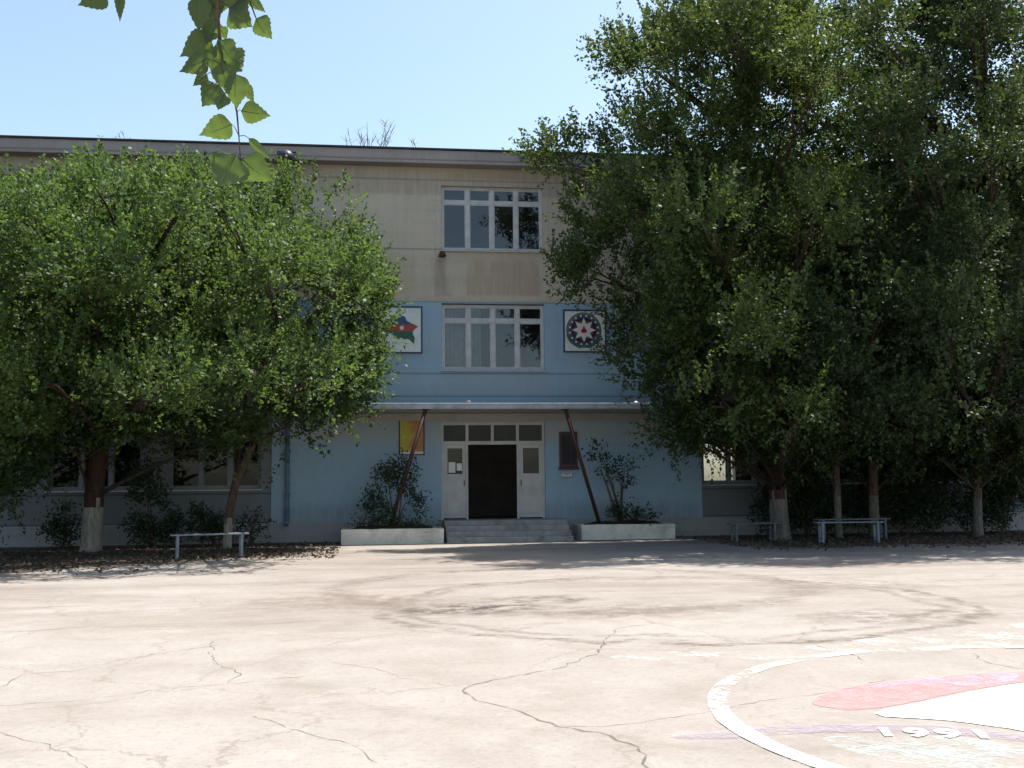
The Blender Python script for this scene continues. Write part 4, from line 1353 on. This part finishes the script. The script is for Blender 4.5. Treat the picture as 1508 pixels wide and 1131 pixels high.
# ------------------------------------------------------------------ the tree by the camera whose twig hangs into the picture
LEAVES = [(-3.823, -29.657, 2.33, -3.861, -29.663, 2.251, 0.0419), (-3.812, -29.621, 2.33, -3.738, -29.619, 2.278, 0.0305), (-3.789, -29.697, 2.358, -3.735, -29.682, 2.31, 0.0083), (-3.847, -29.551, 2.44, -3.928, -29.536, 2.415, 0.0282), (-3.821, -29.588, 2.461, -3.749, -29.593, 2.449, 0.0227), (-3.863, -29.657, 2.499, -3.902, -29.657, 2.442, 0.0274), (-3.843, -29.715, 2.453, -3.854, -29.727, 2.41, 0.0167), (-3.817, -29.721, 2.5, -3.82, -29.669, 2.434, 0.0251), (-3.813, -29.597, 2.524, -3.793, -29.561, 2.489, 0.0123), (-3.897, -29.62, 2.537, -3.928, -29.632, 2.501, 0.0122), (-3.881, -29.723, 2.532, -3.944, -29.714, 2.502, 0.0219), (-3.884, -29.664, 2.611, -3.958, -29.636, 2.57, 0.0278), (-3.859, -29.62, 2.593, -3.815, -29.621, 2.545, 0.0352), (-3.86, -29.693, 2.622, -3.846, -29.67, 2.6, 0.0138), (-3.833, -29.725, 2.654, -3.779, -29.721, 2.613, 0.0325), (-3.774, -29.717, 2.636, -3.735, -29.718, 2.587, 0.0222), (-3.798, -29.654, 2.715, -3.762, -29.617, 2.697, 0.0115), (-3.897, -29.735, 2.674, -3.902, -29.715, 2.597, 0.0223), (-3.888, -29.668, 2.705, -3.888, -29.644, 2.664, 0.0106), (-3.854, -29.67, 2.709, -3.874, -29.635, 2.676, 0.0176), (-3.818, -29.74, 2.69, -3.815, -29.719, 2.635, 0.0274), (-3.869, -29.676, 2.576, -3.881, -29.662, 2.526, 0.0224), (-3.848, -29.744, 2.516, -3.829, -29.726, 2.447, 0.0233), (-3.872, -29.664, 2.655, -3.894, -29.668, 2.589, 0.0245), (-4.07, -29.857, 2.613, -4.131, -29.852, 2.586, 0.0215), (-4.055, -29.814, 2.642, -4.059, -29.785, 2.582, 0.0101), (-3.859, -29.706, 2.584, -3.825, -29.69, 2.535, 0.0256), (-3.884, -29.654, 2.719, -3.876, -29.637, 2.64, 0.0213)]
STEM = [(-3.9, -29.85, 2.95), (-3.865, -29.78, 2.78), (-3.859, -29.737, 2.667), (-3.857, -29.706, 2.6), (-3.845, -29.676, 2.532), (-3.833, -29.655, 2.483), (-3.824, -29.638, 2.44), (-3.821, -29.619, 2.388), (-3.819, -29.603, 2.338)]
tb = Vector((-6.2, -35.5, 0))
t = thing('overhanging_tree', 'leafy twig hanging into the top left from a tree beside the viewer', 'tree', tb)
random.seed(77)
m = MB()
m.tube([Vector(p) - tb for p in [(-6.2, -35.5, -.1), (-6.15, -35.4, 1.5), (-6.0, -35.2, 3.0), (-5.7, -34.6, 4.4), (-5.4, -34.2, 6.0)]], [.2, .17, .15, .11, .06], 12, jit=.05)
m.tube([Vector(p) - tb for p in [(-6.0, -35.2, 3.0), (-5.4, -33.8, 3.7), (-4.7, -32.0, 3.75), (-4.15, -30.4, 3.35), (-3.9, -29.85, 2.95)]], [.09, .07, .05, .025, .008], 10, jit=.04)
m.build('trunk', M['bark'], t, smooth=True)
m = MB()
m.tube([Vector(p) - tb for p in STEM], [.006, .0045, .004, .0036, .0032, .0028, .0024, .0016, .0012], 6)
m.tube([Vector(p) - tb for p in [(-3.9, -29.85, 2.95), (-3.83, -29.77, 2.76), (-3.789, -29.732, 2.677), (-3.774, -29.712, 2.639)]], [.005, .003, .002, .0014], 6)
m.tube([Vector(p) - tb for p in [(-4.15, -30.4, 3.35), (-4.1, -29.9, 2.85), (-4.078, -29.787, 2.679), (-4.055, -29.814, 2.642)]], [.006, .004, .002, .0014], 6)
m.build('twig', M['bark'], t, smooth=True)
stemv = [Vector(p) for p in STEM] + [Vector((-3.789, -29.732, 2.677)), Vector((-3.774, -29.712, 2.639)), Vector((-4.078, -29.787, 2.679)), Vector((-4.055, -29.814, 2.642))]
view = Vector((.0, 1, .25)).normalized()
for L in LEAVES:
    a, b, w = Vector(L[:3]), Vector(L[3:6]), L[6]
    d = b - a
    ln = d.length
    d.normalize()
    s = d.cross(view + Vector((random.uniform(-.35, .35), random.uniform(-.2, .2), random.uniform(-.2, .5)))).normalized()
    nrm = s.cross(d).normalized()
    w *= 1.18
    N, K = 14, 3
    vs, fs = [], []
    curl = random.uniform(-.12, .12)
    for i in range(N + 1):
        f = i / N
        # ovate blade with a drawn-out tip and a finely toothed margin
        wf = (math.sin(PI * min(1, f * 1.05) ** .62)) ** .9 * (1 - .35 * f) if f < 1 else 0
        wf = max(0.0, wf) * (1 + (.045 if i % 2 else -.03))
        for j in range(-K, K + 1):
            q = j / K
            p = a + d * (ln * (f + .03 * abs(q) * (i % 2))) + s * (q * w * wf * 1.12) + nrm * (w * (.22 * q * q * wf + curl * math.sin(PI * f) * 1.6 + .05 * math.sin(f * 18) * abs(q)))
            vs.append(p - tb)
    c = 2 * K + 1
    for i in range(N):
        for j in range(c - 1):
            fs.append((i * c + j, i * c + j + 1, (i + 1) * c + j + 1, (i + 1) * c + j))
    m = MB()
    m.add(vs, fs)
    near = min(stemv, key=lambda p: (p - a).length)
    m.tube([near - tb, near.lerp(a, .6) + Vector((0, 0, .004)) - tb, a - tb, a + d * ln * .6 - tb], [.0012, .001, .001, .0004], 5)
    lf = m.build('leaf', M['leafblade'], t, smooth=True)
    ul = lf.data.uv_layers.new(name='UVMap')
    for lp in lf.data.loops:
        q = lp.vertex_index
        if q < (N + 1) * c:
            ul.data[lp.index].uv = ((q % c - K) / K, (q // c) / N)
# the crown above the viewer, out of the picture
rng = np.random.default_rng(9)
P2, D2, _ = shoots_in([(-3.53, -29.57, 3.45, .17, .17, .1), (-3.66, -29.60, 3.14, .12, .12, .08), (-3.60, -29.62, 3.3, .15, .15, .1)], 5500, rng, per_leaf=12, length=(.15, .3), gap=-2)  # unseen dense clumps added to shade the upper leaves of the twig
P, D, _ = shoots_in([(-4.2, -30.5, 3.95, .4, .4, .25), (-4.4, -31.2, 4.3, .9, .9, .5), (-5.3, -33.4, 5.2, 1.8, 1.6, 1.2), (-5.6, -34.6, 6.6, 2.2, 2.0, 1.4)], 260, rng, per_leaf=12, length=(.2, .5), gap=-.3)
P, D = np.concatenate((P, P2)), np.concatenate((D, D2))
k = P[:, 2] > 1.55 + .50 * np.hypot(P[:, 0] + 3.488, P[:, 1] + 32.111) + .06
# a gap cut in the crown to let the sun reach the lowest leaves of the twig
for L in LEAVES:
    if L[2] < 2.47:
        for f in (.15, .5, .85):
            c0 = np.array(L[:3]) * (1 - f) + np.array(L[3:6]) * f
            w = P - c0
            w = w - (w @ np.array(sd))[:, None] * np.array(sd)
            k &= np.linalg.norm(w, axis=1) > .10
P, D = P[k], D[k]
leaf_mesh('crown', P - np.array(tb), D, .085, M['leafbig'], t, rng)

# ------------------------------------------------------------------ litter under the trees
rng = np.random.default_rng(3)
n = 7500
X = np.where(rng.random(n) < .5, rng.uniform(-15, -4.5, n), rng.uniform(5.5, 17, n))
Y = rng.uniform(-7.2, -.4, n) - np.abs(rng.normal(0, .6, n)) - np.where(X < -8, rng.uniform(0, 3.5, n), 0)
P = np.stack([X, Y, np.full(n, .012)], 1)
D = np.stack([rng.normal(0, 1, n), rng.normal(0, 1, n), np.full(n, .12)], 1)
o = leaf_mesh('fallen_leaves', P, D, .085, mat_simple('dry_leaf', (.085, .06, .04), .8, .5, 3), None, rng, droop=0)
o['kind'] = 'stuff'
